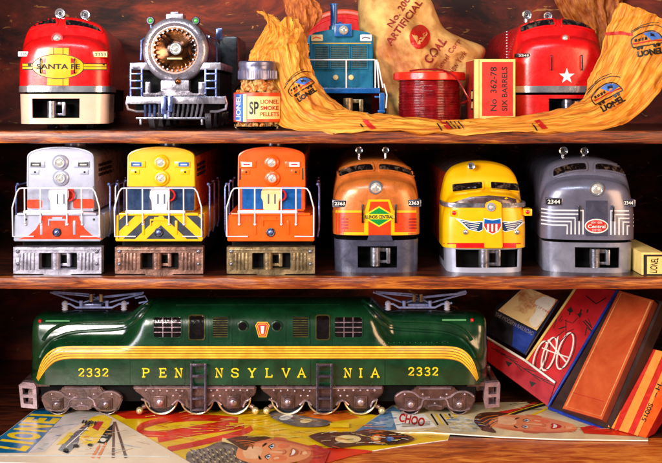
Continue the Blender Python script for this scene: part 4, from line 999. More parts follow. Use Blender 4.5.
F = Fr(58)
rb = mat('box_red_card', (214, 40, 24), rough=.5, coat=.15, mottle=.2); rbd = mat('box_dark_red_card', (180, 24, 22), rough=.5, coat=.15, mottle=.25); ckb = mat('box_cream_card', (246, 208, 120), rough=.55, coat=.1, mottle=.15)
bx = thing('cardboard_box', 'upright cream edged red card box reading No 362-78 SIX BARRELS', 'box', (F.x(495), F.y0 + 40, SH1), 'toy cardboard boxes')
X0, X1 = F.x(474.5), F.x(515.5); Z0, Z1 = SH1 + .2, F.z(59)
o = MB().box(X0, X1, F.y0, F.y0 + 68, Z0, Z1, ckb, .8)
f1 = on_plane((0, F.y0, 0), (0, 1, 0)); fs = on_plane((X0, 0, 0), (1, 0, 0))
d = Dec(f1, 999, .15); d.rect(482, 513, 62, 116, inko if False else rb)
d.line([(479, 59.5), (479, 124)], .5, inko)
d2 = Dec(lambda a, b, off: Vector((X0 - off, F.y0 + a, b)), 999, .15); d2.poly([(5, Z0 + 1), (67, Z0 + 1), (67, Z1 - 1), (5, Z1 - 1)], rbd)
d2.poly([(9, Z0 + 20), (26, Z0 + 20), (26, Z0 + 42), (9, Z0 + 42)], inkk); d2.poly([(11, Z0 + 32), (24, Z0 + 32), (24, Z0 + 40), (11, Z0 + 40)], ckb); d2.poly([(11, Z0 + 22), (24, Z0 + 22), (24, Z0 + 29), (11, Z0 + 29)], ckb)
o.join(d.mb()).join(d2.mb()); o.build('carton', bx)
d = Dec(f1, 999, .3); d.text('No  362-78', 493.5, 89, 44, 6.4, inkk, rot=90, bold=.015); d.text('SIX BARRELS', 504.5, 89, 44, 5.6, inkk, rot=90, bold=.015); d.build('lettering', bx)

# row 2: small box at the right end
F = Fr(14)
bx = thing('cardboard_box', 'small cream sided box with rotated LIONEL end label on the middle shelf', 'box', (F.x(651), 50, SH2), 'toy cardboard boxes')
o = MB().box(F.x(641.5), F.x(664), F.y0, F.y0 + 95, SH2 + .1, F.z(252.5), ckb, .7)
d = Dec(on_plane((0, F.y0, 0), (0, 1, 0)), 999, .12); d.rect(643.5, 663, 254.5, 276, inkk); d.rect(647, 662.5, 256.5, 274, ckb)
o.join(d.mb()); o.build('carton', bx)
d = Dec(on_plane((0, F.y0, 0), (0, 1, 0)), 999, .25); d.text('LIONEL', 654, 265.2, 15, 7.5, inkk, rot=84, bold=.02); d.build('lettering', bx)

# ================================================================ row 3: long green electric locomotive
Y0 = 95.0; F = Fr(Y0); K = F.k; CX = 257.5; YC = Y0 + 45
gg = thing('toy_locomotive', 'long dark green electric locomotive lettered PENNSYLVANIA 2332 with five gold stripes', 'toy locomotive', (F.x(CX), YC, 3.6), 'toy electric locomotives')
CAB = [(1, 33), (1, 50), (1, 64), (1, 76), (.985, 86), (.965, 96), (.93, 103.5), (.85, 109.5), (.7, 114), (.5, 117.4), (.25, 119.6), (0, 120.4)]
HOOD = [(1, 33), (1, 48), (1, 60), (.985, 69), (.92, 75), (.8, 78.5), (.68, 81), (.63, 86), (.61, 93), (.54, 100), (.32, 103), (0, 103.8)]
def se(u, n): u = max(0, min(1, u)); return (1 - (1 - u) ** n) ** (1 / n)
def sm(u): u = max(0, min(1, u)); return u * u * (3 - 2 * u)
xs_ = []
EX = 23.0
e_ = [EX + q_ for q_ in (.05, .2, .5, 1, 1.8, 3, 4.5, 6.5, 9, 12, 15, 19, 23, 27, 32, 40, 49, 59, 69, 77, 85)]
half = e_ + [112 + i * 2.6 for i in range(17)] + [160 + i * 12 for i in range(8)]
allx = half + [CX] + [2 * CX - v for v in reversed(half)]
rings = []
for px in allx:
    xx = px if px <= CX else 2 * CX - px
    b = sm((xx - 119) / 27); u = (xx - EX)
    hs = 45 * se(u / 30, 2.6); hh = 45 * .63 * se(u / 12, 2.6); drop = 1 - sm(u / 34)
    ring = []
    pr_ = []
    for i, ((fc, zc), (fh, zh)) in enumerate(zip(CAB, HOOD)):
        f = fh + (fc - fh) * b; z = zh + (zc - zh) * b
        if 2 <= i <= 6 and b < .01: z = z - drop * (26 - abs(i - 4) * 3) * (1 if i <= 5 else .7)
        z = max(z, 33 + i * 1.6) if i < 7 else z
        if i >= 6: z -= (1 - se(u / 11, 2)) * 11
        if b < .99 and i >= 6: y = (f / .63) * hh * (1 - b) + f * hs * b
        else: y = f * hs
        y = max(y, (hh * (1 - b)) if i < 6 else 0)
        pr_.append((y, z))
    ring = [(F.x(px), YC - y, z) for y, z in pr_] + [(F.x(px), YC + y, z) for y, z in reversed(pr_[:-1])]
    rings.append(ring)
body = MB().loft(rings, green); gfn = on_bvh(body.bvh())
d = Dec(gfn, 4, .25)
top = [(72, 346.2), (58, 347.5), (48, 353), (41, 363), (36.5, 378)]; bot = [(72, 358.6), (62, 359.6), (54, 362.5), (46, 370), (38.5, 381)]
def band(a, b, m):
    L_ = arcp([tuple(Vector(p).lerp(Vector(q), a)) for p, q in zip(top, bot)], 6); M_ = arcp([tuple(Vector(p).lerp(Vector(q), b)) for p, q in zip(top, bot)], 6)
    mir = lambda l: [(2 * CX - x_, y_) for x_, y_ in reversed(l)]
    up = list(reversed(L_)) + list(reversed(mir(L_))); dn = list(reversed(M_)) + list(reversed(mir(M_)))
    up = list(reversed(L_)) + mir(list(reversed(L_))) ; up = list(reversed(L_)) + [(2 * CX - x_, y_) for x_, y_ in L_]
    dn = list(reversed(M_)) + [(2 * CX - x_, y_) for x_, y_ in M_]
    n_ = len(up); d._put(up + dn, [(i, i + 1, n_ + i + 1, n_ + i) for i in range(n_ - 1)], m, None)
band(-.02, 1.02, goldd)
for i in range(5): band(i * .205, i * .205 + .14, gold)
body.join(d.mb()); body.build('body', gg, 60)
d = Dec(gfn, 4, .45)
for ch, px in zip('PENNSYLVANIA', (145.8, 162.8, 178.5, 219, 235.2, 252, 269, 286, 301.5, 347.5, 361.4, 375)): d.slab(ch, px, 372.6, 7.4, 8.2, inky)
d.build('lettering', gg)
for a_, b_ in ((81.6, 372.4), (411.4, 371.4)):
    d = Dec(gfn, 4, .45)
    for i, ch in enumerate('2332'): d.slab(ch, a_ + i * 8, b_, 6, 7.6, inky)
    d.build('road_number', gg)
brz = mat('bronze_green_trim', (86, 84, 40), rough=.25, metal=.5, mottle=.4)
def gwin(x0, x1, y0, y1, kind):
    w = rq(x0, y0, x1, y0, x1, y1, x0, y1, 2.2 if kind != 'louvre' else .8)
    dd = Dec(gfn, 4, .9); dd.poly(grow(w, 1.3), green if kind != 'door' else brz, holes=[w]); o = dd.mb(1)
    g = Dec(gfn, 4, .2); g.poly(grow(w, .2), glass if kind != 'louvre' else blackm); 
    if kind == 'bars':
        for i in range(1, 4): g.line([(x0, y0 + (y1 - y0) * i / 4), (x1, y0 + (y1 - y0) * i / 4)], .9, truckl, off=.8)
        for i in (1, 2): g.line([(x0 + (x1 - x0) * i / 3, y0), (x0 + (x1 - x0) * i / 3, y1)], .9, truckl, off=1)
    if kind == 'louvre':
        for i in range(9): g.line([(x0, y0 + 1.2 + (y1 - y0 - 2) * i / 8), (x1, y0 + 1.2 + (y1 - y0 - 2) * i / 8)], 1.0, brz, off=.8)
    return o, g.mb()
for x0, x1, y0, y1, kd in ((154, 181, 317.5, 337, 'bars'), (189.5, 204, 316, 339, 'door'), (213, 227.5, 317, 337.5, 'louvre'), (293, 308, 317, 337.5, 'louvre'), (316.5, 329, 316, 339, 'door'), (335, 362, 317.5, 337, 'bars')):
    o, g = gwin(x0, x1, y0, y1, kd); w = o.build({'louvre': 'louvre_frame', 'door': 'door_frame'}.get(kd, 'window_frame'), gg); g.build({'louvre': 'louvre', 'door': 'door_window'}.get(kd, 'window'), w)
for px in (243, 277):
    c = gfn(px, 326, 0); o = MB().lathe([(6.2, 1), (6, -1.2), (4.8, -1.5), (4.2, -.4)], c, (0, 1, 0), green, 28, False).build('porthole', gg); MB().lathe([(4.4, -.5), (.1, -.6)], c, (0, 1, 0), glass, 20).build('pane', o)
d = Dec(gfn, 3, .5); ks = [(256, 325.5), (258, 322.5), (267, 322.5), (269, 325.5), (266, 336.5), (259, 336.5)]
d.poly(grow(ks, .6), inky); d.poly(ks, inkr); d.line(grow(ks, -1.5), .5, inky, True); d.poly([(260.5, 326), (264.5, 326), (263.6, 333.5), (261.4, 333.5)], inkw); d.build('keystone_emblem', gg, thick=1)
# panel seam along the roof edge and grab irons
for a, b, py in ((176, 340, 305),):
    pts = [gfn(a + (b - a) * i / 30, py, .5) for i in range(31)]; MB().tube([p for p in pts if p is not None], .55, green, 6).build('roof_seam', gg)
for px, py in ((46, 321), (466, 320)):
    o = MB(); s = 1 if px < 200 else -1
    pts = [gfn(px + s * i * 3, py + .2, 1.4) for i in range(9)]; pts = [p for p in pts if p is not None]
    if len(pts) > 2: o.tube(pts, .9, mat('pale_green_rail', (110, 190, 130)), 6).build('grab_rail', gg)
    c = gfn(px - s * 6, py, .3)
    if c is not None: MB().ball(c, 2.2, mat('red_lens', (220, 20, 30), rough=.08, coat=1), n=14).build('marker_lamp', gg)
# raised body ridges sweeping from the cab roof down to the noses
for rl in ([(150, 306), (141, 316), (131, 325), (118, 329), (95, 330.5), (72, 332.5), (56, 338), (46, 347), (40, 358)], [(152, 301), (141, 308), (130, 317), (120, 320.5), (100, 321), (80, 322), (62, 325), (50, 331), (43, 340)]):
    for mir in (0, 1):
        pp_ = [gfn(2 * CX - a if mir else a, b, .5) for a, b in arcp(rl, 5)]; pp_ = [p for p in pp_ if p is not None]
        MB().tube(pp_, 2.0, green, 8).build('body_ridge', gg)
o = MB()
for i in range(72):
    for yy in (383, 342.5):
        px = 66 + i * 5.38; c = gfn(px, yy, 0)
        if c is not None and abs(px - 199.5) > 12 and abs(px - 324.5) > 12: o.ball(c, .55, green, n=6)
o.build('rivets', gg)
sm_ = paint('seam_dark_green', (6, 34, 20)); d = Dec(gfn, 3, .15)  # dark green for the panel seam lines
for px in (130, 185, 208.5, 232, 286, 310.5, 332, 385): d.line([(px, 314 if 145 < px < 370 else 345), (px, 344.5)], .5, sm_); d.line([(px, 360), (px, 384)], .5, sm_)
d.build('panel_seams', gg)
# underframe
MB().box(F.x(38), F.x(477), Y0 + 10, Y0 + 80, 12, 36, blackm, 1).build('underframe', gg)
def lad(xc, y0_, y1_):
    o = MB()
    for s in (-1, 1): o.fbox(F, xc + s * 7 - 1.2, xc + s * 7 + 1.2, y0_, y1_, -10, -6, steel2, .8)
    n_ = 5
    for i in range(n_): yy = y0_ + 1.5 + (y1_ - y0_ - 3) * i / (n_ - 1); o.fbox(F, xc - 7, xc + 7, yy - 1.1, yy + 1.1, -9.5, -5, steel2, .6)
    o.build('ladder', gg)
steel2 = mat('blued_ladder', (84, 74, 92), rough=.28, metal=.7, mottle=.4, scale=90, bump=.2)
lad(199.5, 361.5, 409); lad(324.5, 361.5, 409)
for xc in (199.5, 324.5):
    w = Dec(gfn, 4, .5); w.poly(rq(xc - 10, 359, xc + 10, 359, xc + 10, 386, xc - 10, 386, 2), green); w.build('ladder_recess', gg, thick=1)
def wheel(px, py, r, dy, par, m1, m2, th=5):
    c = F.p(px, py, dy); o = MB(); rk = r * K
    o.lathe([(rk * .3, th + 2), (rk * .86, th), (rk, th), (rk, 1), (rk * .97, -.6), (rk * .9, -1.2), (rk * .84, -.6), (rk * .82, 1), (rk * .3, 1.2), (rk * .24, -1), (.1, -1.4)], c, (0, 1, 0), m2, 44).build('wheel', par)
    MB().torus(c + Vector((0, -.4, 0)), rk * .93, rk * .055, m1, n=44, k=8).build('rim', par)
def side_frame(pts, d0, d1, m, marks, par, holes=()):
    o = MB().prism(F, pts, d0, d1, m, bev=1.3)
    for x_, y_ in marks['bolt']: o.ball(F.p(x_, y_, d0), 1.5, truckl, (1, .8, 1), 10)
    for x_, y_, r_ in marks['dome']:
        o.fbox(F, x_ - r_ - 2.6, x_ + r_ + 2.6, y_ - r_ - 2, y_ + r_ + 2.6, d0 - 2.4, d0 + 1, m, 1.2); o.fbox(F, x_ - r_ - 1, x_ + r_ + 1, y_ - r_ - .6, y_ + r_ + 1, d0 - 3.4, d0, truckm, 1)
        o.lathe([(r_ * 1.15, 0), (r_, -1.6), (r_ * .6, -2.8), (.1, -3.2)], F.p(x_, y_, d0 - 3), (0, 1, 0), truckl, 20)
    for l in marks['line']: o.tube([F.p(a, b, d0 - .6) for a, b in arcp(l, 5)], 1.1, truckl, 6)
    return o
for off, wx in ((0, (160.7, 196.6, 233.6)), (0, (288, 324, 360.5))):
    a = wx[0] - 28; b = wx[2] + 23
    tk = MB()
    pts = [(a, 386), (b, 386), (b, 391), (b - 4, 398), (b - 5, 404)]
    def lobe(xc): return [(xc + 12, 402), (xc + 9, 407), (xc - 9, 407), (xc - 12, 402)]
    pts = [(a, 385.5), (b, 385.5), (b - 1, 394), (b - 5, 396), (b - 8, 400)] + lobe(wx[2])[1:] + [(wx[2] - 15, 402), (wx[1] + 19, 400), (wx[1] + 15, 402)] + [(wx[1] + 9, 408), (wx[1] - 9, 408)] + [(wx[1] - 15, 402), (wx[0] + 20, 400), (wx[0] + 15, 402)] + lobe(wx[0])[1:3] + [(wx[0] - 15, 399), (wx[0] - 20, 394), (a + 2, 390)]
    marks = dict(bolt=[(wx[0] + q_, 389.5 + (i % 2) * .8) for i, q_ in enumerate((-14, -7, 0, 7, 16, 22))] + [(wx[2] + q_, 389.5) for q_ in (-22, -16, -7, 0, 7, 14)] + [(wx[0] + 13, 395), (wx[2] - 13, 395), (wx[0] + 20, 395), (wx[2] - 20, 395)],
                 dome=[(wx[0], 400.5, 4), (wx[2], 400.5, 4)], line=[[(a + 2, 387), (b - 2, 387)], [(wx[0] - 19, 398), (wx[0] - 12, 401), (wx[0] - 10, 406)], [(wx[0] + 12, 404), (wx[0] + 18, 399.5), (wx[1] - 12, 404)], [(wx[2] - 12, 404), (wx[2] - 18, 399.5), (wx[1] + 12, 404)], [(wx[2] + 10, 406), (wx[2] + 12, 401), (wx[2] + 17, 398)]])
    o = side_frame(pts, -3, 3, truckm, marks, gg); tf = o.build('truck_frame', gg)
    for px in wx: wheel(px, 398.6, 17.6, 4, tf, brassm, black)
    o = MB()
    for px in wx:
        c = F.p(px, 397.6, 76); o.lathe([(16.8 * K, 0), (16.8 * K, 4), (2, 5)], c, (0, 1, 0), steel, 32)
        o.cyl(F.p(px, 397.6, 10), F.p(px, 397.6, 78), 3, steel, 10)
    o.build('axles', tf)
    for s, X in ((-1, wx[0] - 21.5), (1, wx[2] + 21.5)): o = MB().ball(F.p(X, 411, 2), 4, brassm, n=16).cyl(F.p(X - s * 2, 409, 6), F.p(X - s * 14, 404, 10), 2.6, copper, 10).build('sand_pipe', tf)
for wx, x0, x1 in (((57.5, 106.5), 42, 124), ((410.5, 459), 394, 478)):
    cxx = (wx[0] + wx[1]) / 2
    T2 = lambda l: [(cxx + (a - 82) * 1.0, b) for a, b in l]
    pts = T2([(63, 386.5), (101, 386.5), (104, 391), (114, 390.5), (121, 394), (123, 399), (120, 406), (118, 411), (98, 411.5), (93, 406), (90, 410), (74, 410), (71, 406), (66, 411.5), (46, 411), (44, 406), (41, 399), (43, 394), (50, 390.5), (60, 391)])
    marks = dict(bolt=T2([(76, 397), (88, 397), (82, 403), (70, 394), (94, 394), (112, 394), (52, 394)]), dome=[(wx[0], 403, 3.6), (wx[1], 403, 3.6)],
                 line=[T2([(43, 396), (50, 391.5), (60, 392), (68, 397), (82, 399), (96, 397), (104, 392), (114, 391.5), (121, 396)]), T2([(47, 408), (57, 410), (67, 407), (70, 400), (76, 396)]), T2([(117, 408), (107, 410), (97, 407), (94, 400), (88, 396)]), T2([(75, 406), (82, 404.5), (89, 406)]), T2([(66, 388), (98, 388)])])
    o = side_frame(pts, -1, 5, truckm, marks, gg); tf = o.build('truck_frame', gg)
    for px in wx: wheel(px, 403.6, 12, 3, tf, truckl, black); 
    o = MB()
    for px in wx: o.lathe([(11.8 * K, 0), (11.8 * K, 4), (2, 5)], F.p(px, 404, 76), (0, 1, 0), steel, 28).cyl(F.p(px, 404, 10), F.p(px, 404, 78), 2.6, steel, 10)
    o.build('axles', tf)
for s, a, b in ((-1, 17.5, 36), (1, 485, 501)):
    if s < 0: q1 = [(17.5, 386), (22, 383), (33, 384), (35, 388), (36, 410), (20, 408.5)]; hs = [[(21, 389), (31, 390), (31.5, 396), (21.8, 395.5)], [(22, 398.5), (31.8, 399), (32, 405.5), (22.6, 404.5)]]
    else: q1 = [(486, 384), (500, 383), (501, 386), (500, 408), (486, 409.5), (484, 400)]; hs = [[(489, 388), (497.5, 388), (497, 395), (489, 395.5)], [(489, 398.5), (497, 398), (496.6, 405), (489, 405.5)]]
    o = MB().prism(F, q1, 4, 12, truckl, holes=hs).prism(F, q1, 70, 78, truckl, holes=hs).fbox(F, a + 2, b - 2, 384, 407, 12, 14, truckm, .5).fbox(F, a + (0 if s < 0 else 10), b - (10 if s < 0 else 0), 385, 409, 12, 72, truckm, 1)
    o.prism(F, [(30, 384), (48, 384), (48, 388), (34, 388)] if s < 0 else [(468, 384), (492, 384), (490, 388), (468, 388)], 6, 70, truckm); o.build('pilot', gg)
# pantographs
for pc in (95, 418):
    T3 = lambda a, b, dy: P(pc + a, b, YC + dy)
    pg = MB()
    for dy in (-22, 22):
        pg.tube([T3(-33, 303.5, dy), T3(-25, 304, dy), T3(-19, 307.5, dy), T3(17, 307.5, dy), T3(24, 304, dy), T3(34, 303, dy)], 1.2, pant, 8)
    pg.tube([T3(-14, 306, -22), T3(-14, 306, 22)], 1.3, pant).tube([T3(12, 306, -22), T3(12, 306, 22)], 1.3, pant)
    for a in (-14, 12):
        for dy in (-18, 18): pg.tube([T3(a, 308, dy), T3(a, 300.5, dy)], 2, pant, 10)
    pg.box(T3(-11, 0, 0).x, T3(9, 0, 0).x, YC - 14, YC + 14, T3(0, 306.5, -14).z, T3(0, 304, -14).z, pant, .8)
    base = pg.build('pantograph', gg)
    o = MB()
    for dy in (-15, 15):
        o.tube([T3(-44, 292.5, dy), T3(-14, 303, dy)], 1, pant, 8).tube([T3(48, 293.5, dy), T3(12, 303, dy)], 1, pant, 8)
        o.tube([T3(-44, 292.5, dy), T3(-2, 296.5, dy), T3(12, 303, dy)], .9, pant, 8).tube([T3(48, 293, dy), T3(4, 298, dy), T3(-14, 303, dy)], .9, pant, 8)
        o.tube([T3(-42, 291.5, dy), T3(0, 294.5, dy)], .8, pant, 8).tube([T3(2, 297, dy), T3(48, 292.5, dy)], .8, pant, 8)
    for a in (-44, 48): o.tube([T3(a, 292.6, -22), T3(a, 292.6, 22)], 1.1, pant, 8)
    o.tube([T3(40, 298, -20), T3(50, 296, -20), T3(53, 301, -20), T3(44, 303, -18)] if pc < 200 else [T3(40, 293, -22), T3(48, 291, -22)], 1.1, pant, 8); o.build('arms', base)
    for a in (-4, 4 + (2 if pc < 200 else -1)):
        MB().tube([T3(a, 294, -19), T3(a, 301.5, -19)], 2.2, castg, 10).build('clip', base)
        
    for a in (-30, 29):
        for dy in (-22, 22):
            zt = T3(a, 303, dy); o = MB().lathe([(2.6, -8 * 1), (3.6, -7), (2.4, -5.6), (3.8, -4.4), (2.4, -3.4), (3.6, -2), (2.4, -.4), (3.2, 1), (1.4, 2.4), (.1, 2.8)], (zt.x, zt.y, zt.z), (0, 0, 1), mat('porcelain', (206, 206, 226), rough=.15, coat=1), 20); o.build('insulator', base)

def face(d, O, U, V, c, hair=None, lip=None, male=False):
    O = Vector(O); U = Vector(U); V = Vector(V)
    T = lambda pts, n=5, cl=True: [tuple(O + U * b + V * a) for a, b in (arcp(pts + ([pts[0]] if cl else []), n)[:-1] if cl else arcp(pts, n))]
    W_ = V.length
    base, sh, sh2, hi, ck, ln = c
    d.poly(T([(-.78, -.55), (-.5, -.92), (0, -1), (.5, -.92), (.78, -.55), (.84, 0), (.7, .5), (.36, .9), (0, 1), (-.36, .9), (-.7, .5), (-.84, 0)]), base)
    d.poly(T([(.5, -.8), (.78, -.5), (.84, 0), (.7, .5), (.36, .9), (.05, .99), (.3, .74), (.5, .4), (.6, 0), (.56, -.4)]), sh)
    d.poly(T([(.72, -.4), (.84, 0), (.7, .5), (.42, .84), (.6, .44), (.72, .05)]), sh2)
    d.poly(T([(-.5, -.7), (0, -.84), (.3, -.6), (.2, -.36), (-.2, -.32), (-.5, -.4)]), hi); d.poly(T([(-.62, .06), (-.34, .0), (-.2, .22), (-.34, .4), (-.58, .34)]), ck); d.poly(T([(-.5, .08), (-.38, .05), (-.32, .16), (-.42, .2)]), hi)
    d.poly(T([(.32, .06), (.54, .08), (.56, .3), (.38, .36), (.24, .2)]), ck); d.poly(T([(-.12, .82), (0, .76), (.14, .82), (0, .9)]), hi)
    for s in (-1, 1):
        d.poly(T([(s * .34 - .22, -.1), (s * .34, -.22), (s * .34 + .22, -.1), (s * .34, -.02)]), sh)
        d.poly(T([(s * .34 - .16, -.1), (s * .34, -.17), (s * .34 + .16, -.1), (s * .34, -.05)]), inkw); d.poly(T([(s * .34 - .08, -.11), (s * .34, -.165), (s * .34 + .08, -.11), (s * .34, -.055)]), psky); d.poly(T([(s * .34 - .035, -.11), (s * .34, -.14), (s * .34 + .035, -.11), (s * .34, -.08)]), inkk)
        d.line(T([(s * .34 - .18, -.09), (s * .34, -.19), (s * .34 + .18, -.09)], 4, False), .05 * W_, inkk); d.line(T([(s * .34 - .2 * s * -1, -.3), (s * .34, -.36), (s * .34 + .2 * s, -.27)], 4, False), .09 * W_, ln)
    d.poly(T([(.02, -.2), (.1, .1), (.18, .24), (.1, .3), (0, .28), (.04, .1)]), sh); d.poly(T([(-.05, -.1), (.02, -.1), (.04, .2), (-.04, .24), (-.08, .18)]), hi)
    d.line(T([(-.14, .24), (-.06, .31), (.06, .32), (.16, .25)], 4, False), .05 * W_, sh2)
    d.poly(T([(-.3, .46), (-.1, .43), (0, .46), (.1, .43), (.3, .46), (.16, .62), (0, .66), (-.16, .62)]), lip or inkr); d.poly(T([(-.22, .48), (0, .49), (.22, .48), (.1, .56), (-.1, .56)]), inkw); d.line(T([(-.1, .72), (0, .735), (.12, .72)], 4, False), .05 * W_, sh2)
    d.poly(T([(-.78, -.1), (-.93, -.14), (-.94, .12), (-.78, .2)]), sh); d.poly(T([(.8, -.1), (.94, -.14), (.94, .12), (.8, .2)]), sh2)
# ================================================================ row 3: printed sheets on the bottom shelf
def fsheet(poly_, z, th, m, edge=None):
    f = floor_at(z); o = MB(); tp = [f(a, b, 0) for a, b in poly_]; n_ = len(tp)
    tri = tessellate_polygon([[Vector((p.x, p.y, 0)) for p in tp]])
    o.add(tp, [tuple(t_) for t_ in tri], m); bt = [p - Vector((0, 0, th)) for p in tp]
    o.add(tp + bt, [(i, (i + 1) % n_, n_ + (i + 1) % n_, n_ + i) for i in range(n_)], edge or inkw); return o
pw = mat('paper_cream', (236, 214, 186), rough=.35, coat=.3, mottle=.12, scale=20); pyel = mat('poster_yellow', (252, 200, 16), rough=.3, coat=.4, mottle=.2, scale=20)
pred = mat('poster_red', (226, 44, 18), rough=.3, coat=.4, mottle=.25, scale=25); pblu = mat('poster_blue', (20, 110, 160), rough=.3, coat=.4, mottle=.3, scale=25)
skin = mat('printed_skin', (240, 150, 100), rough=.35, coat=.3, mottle=.12, scale=20); skin2 = mat('printed_blush', (236, 122, 78), rough=.35, coat=.3, mottle=.15); pbr = mat('printed_brown', (90, 44, 26), rough=.35, coat=.3, mottle=.4, scale=40)
pgr = mat('printed_grey', (130, 116, 110), rough=.35, coat=.3, mottle=.5, scale=70)
porn = mat('printed_orange', (238, 120, 26), rough=.35, coat=.3, mottle=.2); psky = mat('printed_sky', (90, 134, 176), rough=.35, coat=.3, mottle=.25, scale=20)
G2 = 'printed train catalogues lying on the bottom shelf'
# poster under the locomotive
pp = [(106, 412), (300, 408), (352, 411), (452, 428), (448, 439.5), (400, 446), (352, 454), (300, 466), (240, 472), (180, 472), (150, 448)]
o = fsheet(pp, -2.2, .7, pyel); f = floor_at(-2.2)
d = Dec(f, 999, .12); d.poly_ = pp
d.poly([(110, 411.5), (175, 410), (212, 413), (150, 418.5), (126, 419)], pred)
d.line(arcp([(238, 420), (200, 417.8), (158, 421.5), (140, 428), (148, 434), (176, 432), (214, 425.5), (229, 422.6)], 6), 6.2, pred)
d.line([(158, 440), (200, 432), (244, 426)], 5.6, pred); d.line(arcp([(168, 449.5), (200, 443), (240, 433), (252, 428)], 5), 5.4, pred)
d.poly([(270, 411), (300, 409), (345, 411.5), (360, 418), (330, 422), (300, 419)], porn)
d.poly(arcp([(300, 463), (306, 452), (330, 448), (372, 451), (352, 456), (324, 463.5), (300, 467)], 4), pred)
# knitted cap, boy's face
d.poly(arcp([(186, 460), (188, 452), (204, 448), (222, 441), (240, 441), (252, 452), (262, 464), (240, 470), (200, 470), (186, 460)], 5), pgr)
for i in range(16):
    for q_ in range(7): d.line([(190 + i * 4.2 + q_ * .6, 449 + q_ * 2.4 + (i % 2)), (192 + i * 4.2 + q_ * .6, 450.6 + q_ * 2.4), (190.6 + i * 4.2 + q_ * .6, 451.4 + q_ * 2.4)], .6, (pbr, cream, inkk)[(i + q_) % 3])
d.line(arcp([(222, 441), (236, 445), (246, 454), (256, 467)], 5), 4, cream)
TON = (skin, mat('skin_tone_b', (226, 128, 84), rough=.35, coat=.3), mat('skin_tone_c', (196, 92, 60), rough=.35, coat=.3), mat('skin_tone_a', (252, 190, 144), rough=.35, coat=.3), skin2, pbr)
d.poly([(300, 448), (316, 446), (330, 452), (324, 466), (296, 468)], mat('printed_collar', (200, 40, 30), mottle=.3)); d.poly(arcp([(300, 445), (312, 449), (312, 461), (300, 467), (296, 456), (300, 445)], 4), TON[2])
face(d, (274, 453.5), (37, 1.6), (5.5, -15), TON, lip=TON[2])
d.poly(arcp([(226, 441), (240, 438), (262, 437.6), (270, 440), (258, 443), (250, 446), (246, 452), (240, 450)], 5), pbr)
for i in range(7): d.line(arcp([(234 + i * 2, 442 + i), (246 + i, 441.5 + i * 1.1), (256 - i * .6, 442.5 + i * 1.3)], 4), .5, porn if i % 2 else inkk)
# mask-like locomotive pictures
d.poly(arcp([(268, 414), (280, 412), (304, 418), (330, 423), (322, 428), (296, 428), (274, 421), (268, 414)], 5), pgr); d.ell(286, 419, 7, 2.6, inkw, rot=-10); d.ell(306, 422.6, 6, 2.2, cream, rot=-8)
d.poly(arcp([(308, 438), (322, 434), (350, 434), (372, 431), (404, 436), (414, 441), (396, 446), (360, 447), (334, 450), (318, 444), (308, 438)], 5), pbr); d.ell(348, 441, 13, 4, cream); d.ell(376, 440, 5, 3.4, porn); d.ell(376, 440, 3, 2, cream); d.ell(390, 441, 4, 2.4, inkb); d.line([(404, 437), (396, 445)], 2, inkk); d.line([(384, 446), (408, 439)], 1.4, inkk)
d.rect(330, 349, 425, 429.5, inky)
gq = random.Random(8)
def inside(q, pl):
    r = False
    for i in range(len(pl)):
        a = pl[i]; b = pl[i - 1]
        if (a[1] > q[1]) != (b[1] > q[1]) and q[0] < (b[0] - a[0]) * (q[1] - a[1]) / (b[1] - a[1]) + a[0]: r = not r
    return r
def strokes(d, x0, x1, y0, y1, n, cols, w=.5, L_=8):
    w *= .7; L_ *= 1.5; pl = d.poly_
    for i in range(n):
        x = gq.uniform(x0, x1); y = gq.uniform(y0, y1); l = gq.uniform(.4, 1) * L_; a = gq.uniform(-.25, .25)
        if not (inside((x, y), pl) and inside((x + l, y + a * l), pl)): continue
        d.line(arcp([(x, y), (x + l / 2, y + a * l / 2 + gq.uniform(-.3, .3)), (x + l, y + a * l)], 3), gq.uniform(.5, 1.3) * w, gq.choice(cols))
pyd = mat('poster_amber', (240, 160, 10), mottle=.2); pyl = mat('poster_lemon', (254, 226, 90), mottle=.1); prd = mat('poster_crimson', (176, 24, 16), mottle=.2); prl = mat('poster_vermilion', (244, 90, 40), mottle=.2)
strokes(d, 130, 300, 412, 440, 60, (pyd, pyl), .7, 16); strokes(d, 150, 240, 418, 446, 26, (prl, prd), .5, 10); strokes(d, 330, 440, 428, 446, 34, (pyl, pyd, prl, inkw), .6, 12)
strokes(d, 276, 350, 411, 420, 22, (prl, pyd, prd), .5, 12); strokes(d, 314, 404, 435, 447, 34, (inkk, cream, porn, pgr, inkw), .6, 8); strokes(d, 272, 322, 414, 426, 18, (inkk, inkw, psky), .5, 7); strokes(d, 302, 352, 450, 462, 20, (prl, prd, porn), .6, 10)
o.join(d.mb()); po = o.build('poster', org=floor_at(-3)(250, 440, 0)); sset(po, label="yellow and red poster of a boy in a knitted cap under the green locomotive", category='poster', group=G2)
# catalogue at left
lp = [(-14, 462), (-14, 446), (6, 432), (34, 410), (60, 404), (106, 413.5), (152, 440), (196, 466)]
o = fsheet(lp, -1.2, 1.0, pw); f = floor_at(-1.2); d = Dec(f, 999, .12); d.poly_ = lp
d.poly([(-14, 449), (-14, 446.4), (6, 432.4), (34, 410.6), (60, 404.6), (72, 407), (72, 410), (28, 453), (-14, 453)], pblu)
d.poly([(68, 411), (100, 413), (62, 434), (44, 452), (28, 453)], mat('printed_dusk', (214, 204, 200), mottle=.2, scale=30))
for t_, q_ in (('L', [(0, 438), (2, 442), (29, 452), (24, 444)]),): pass
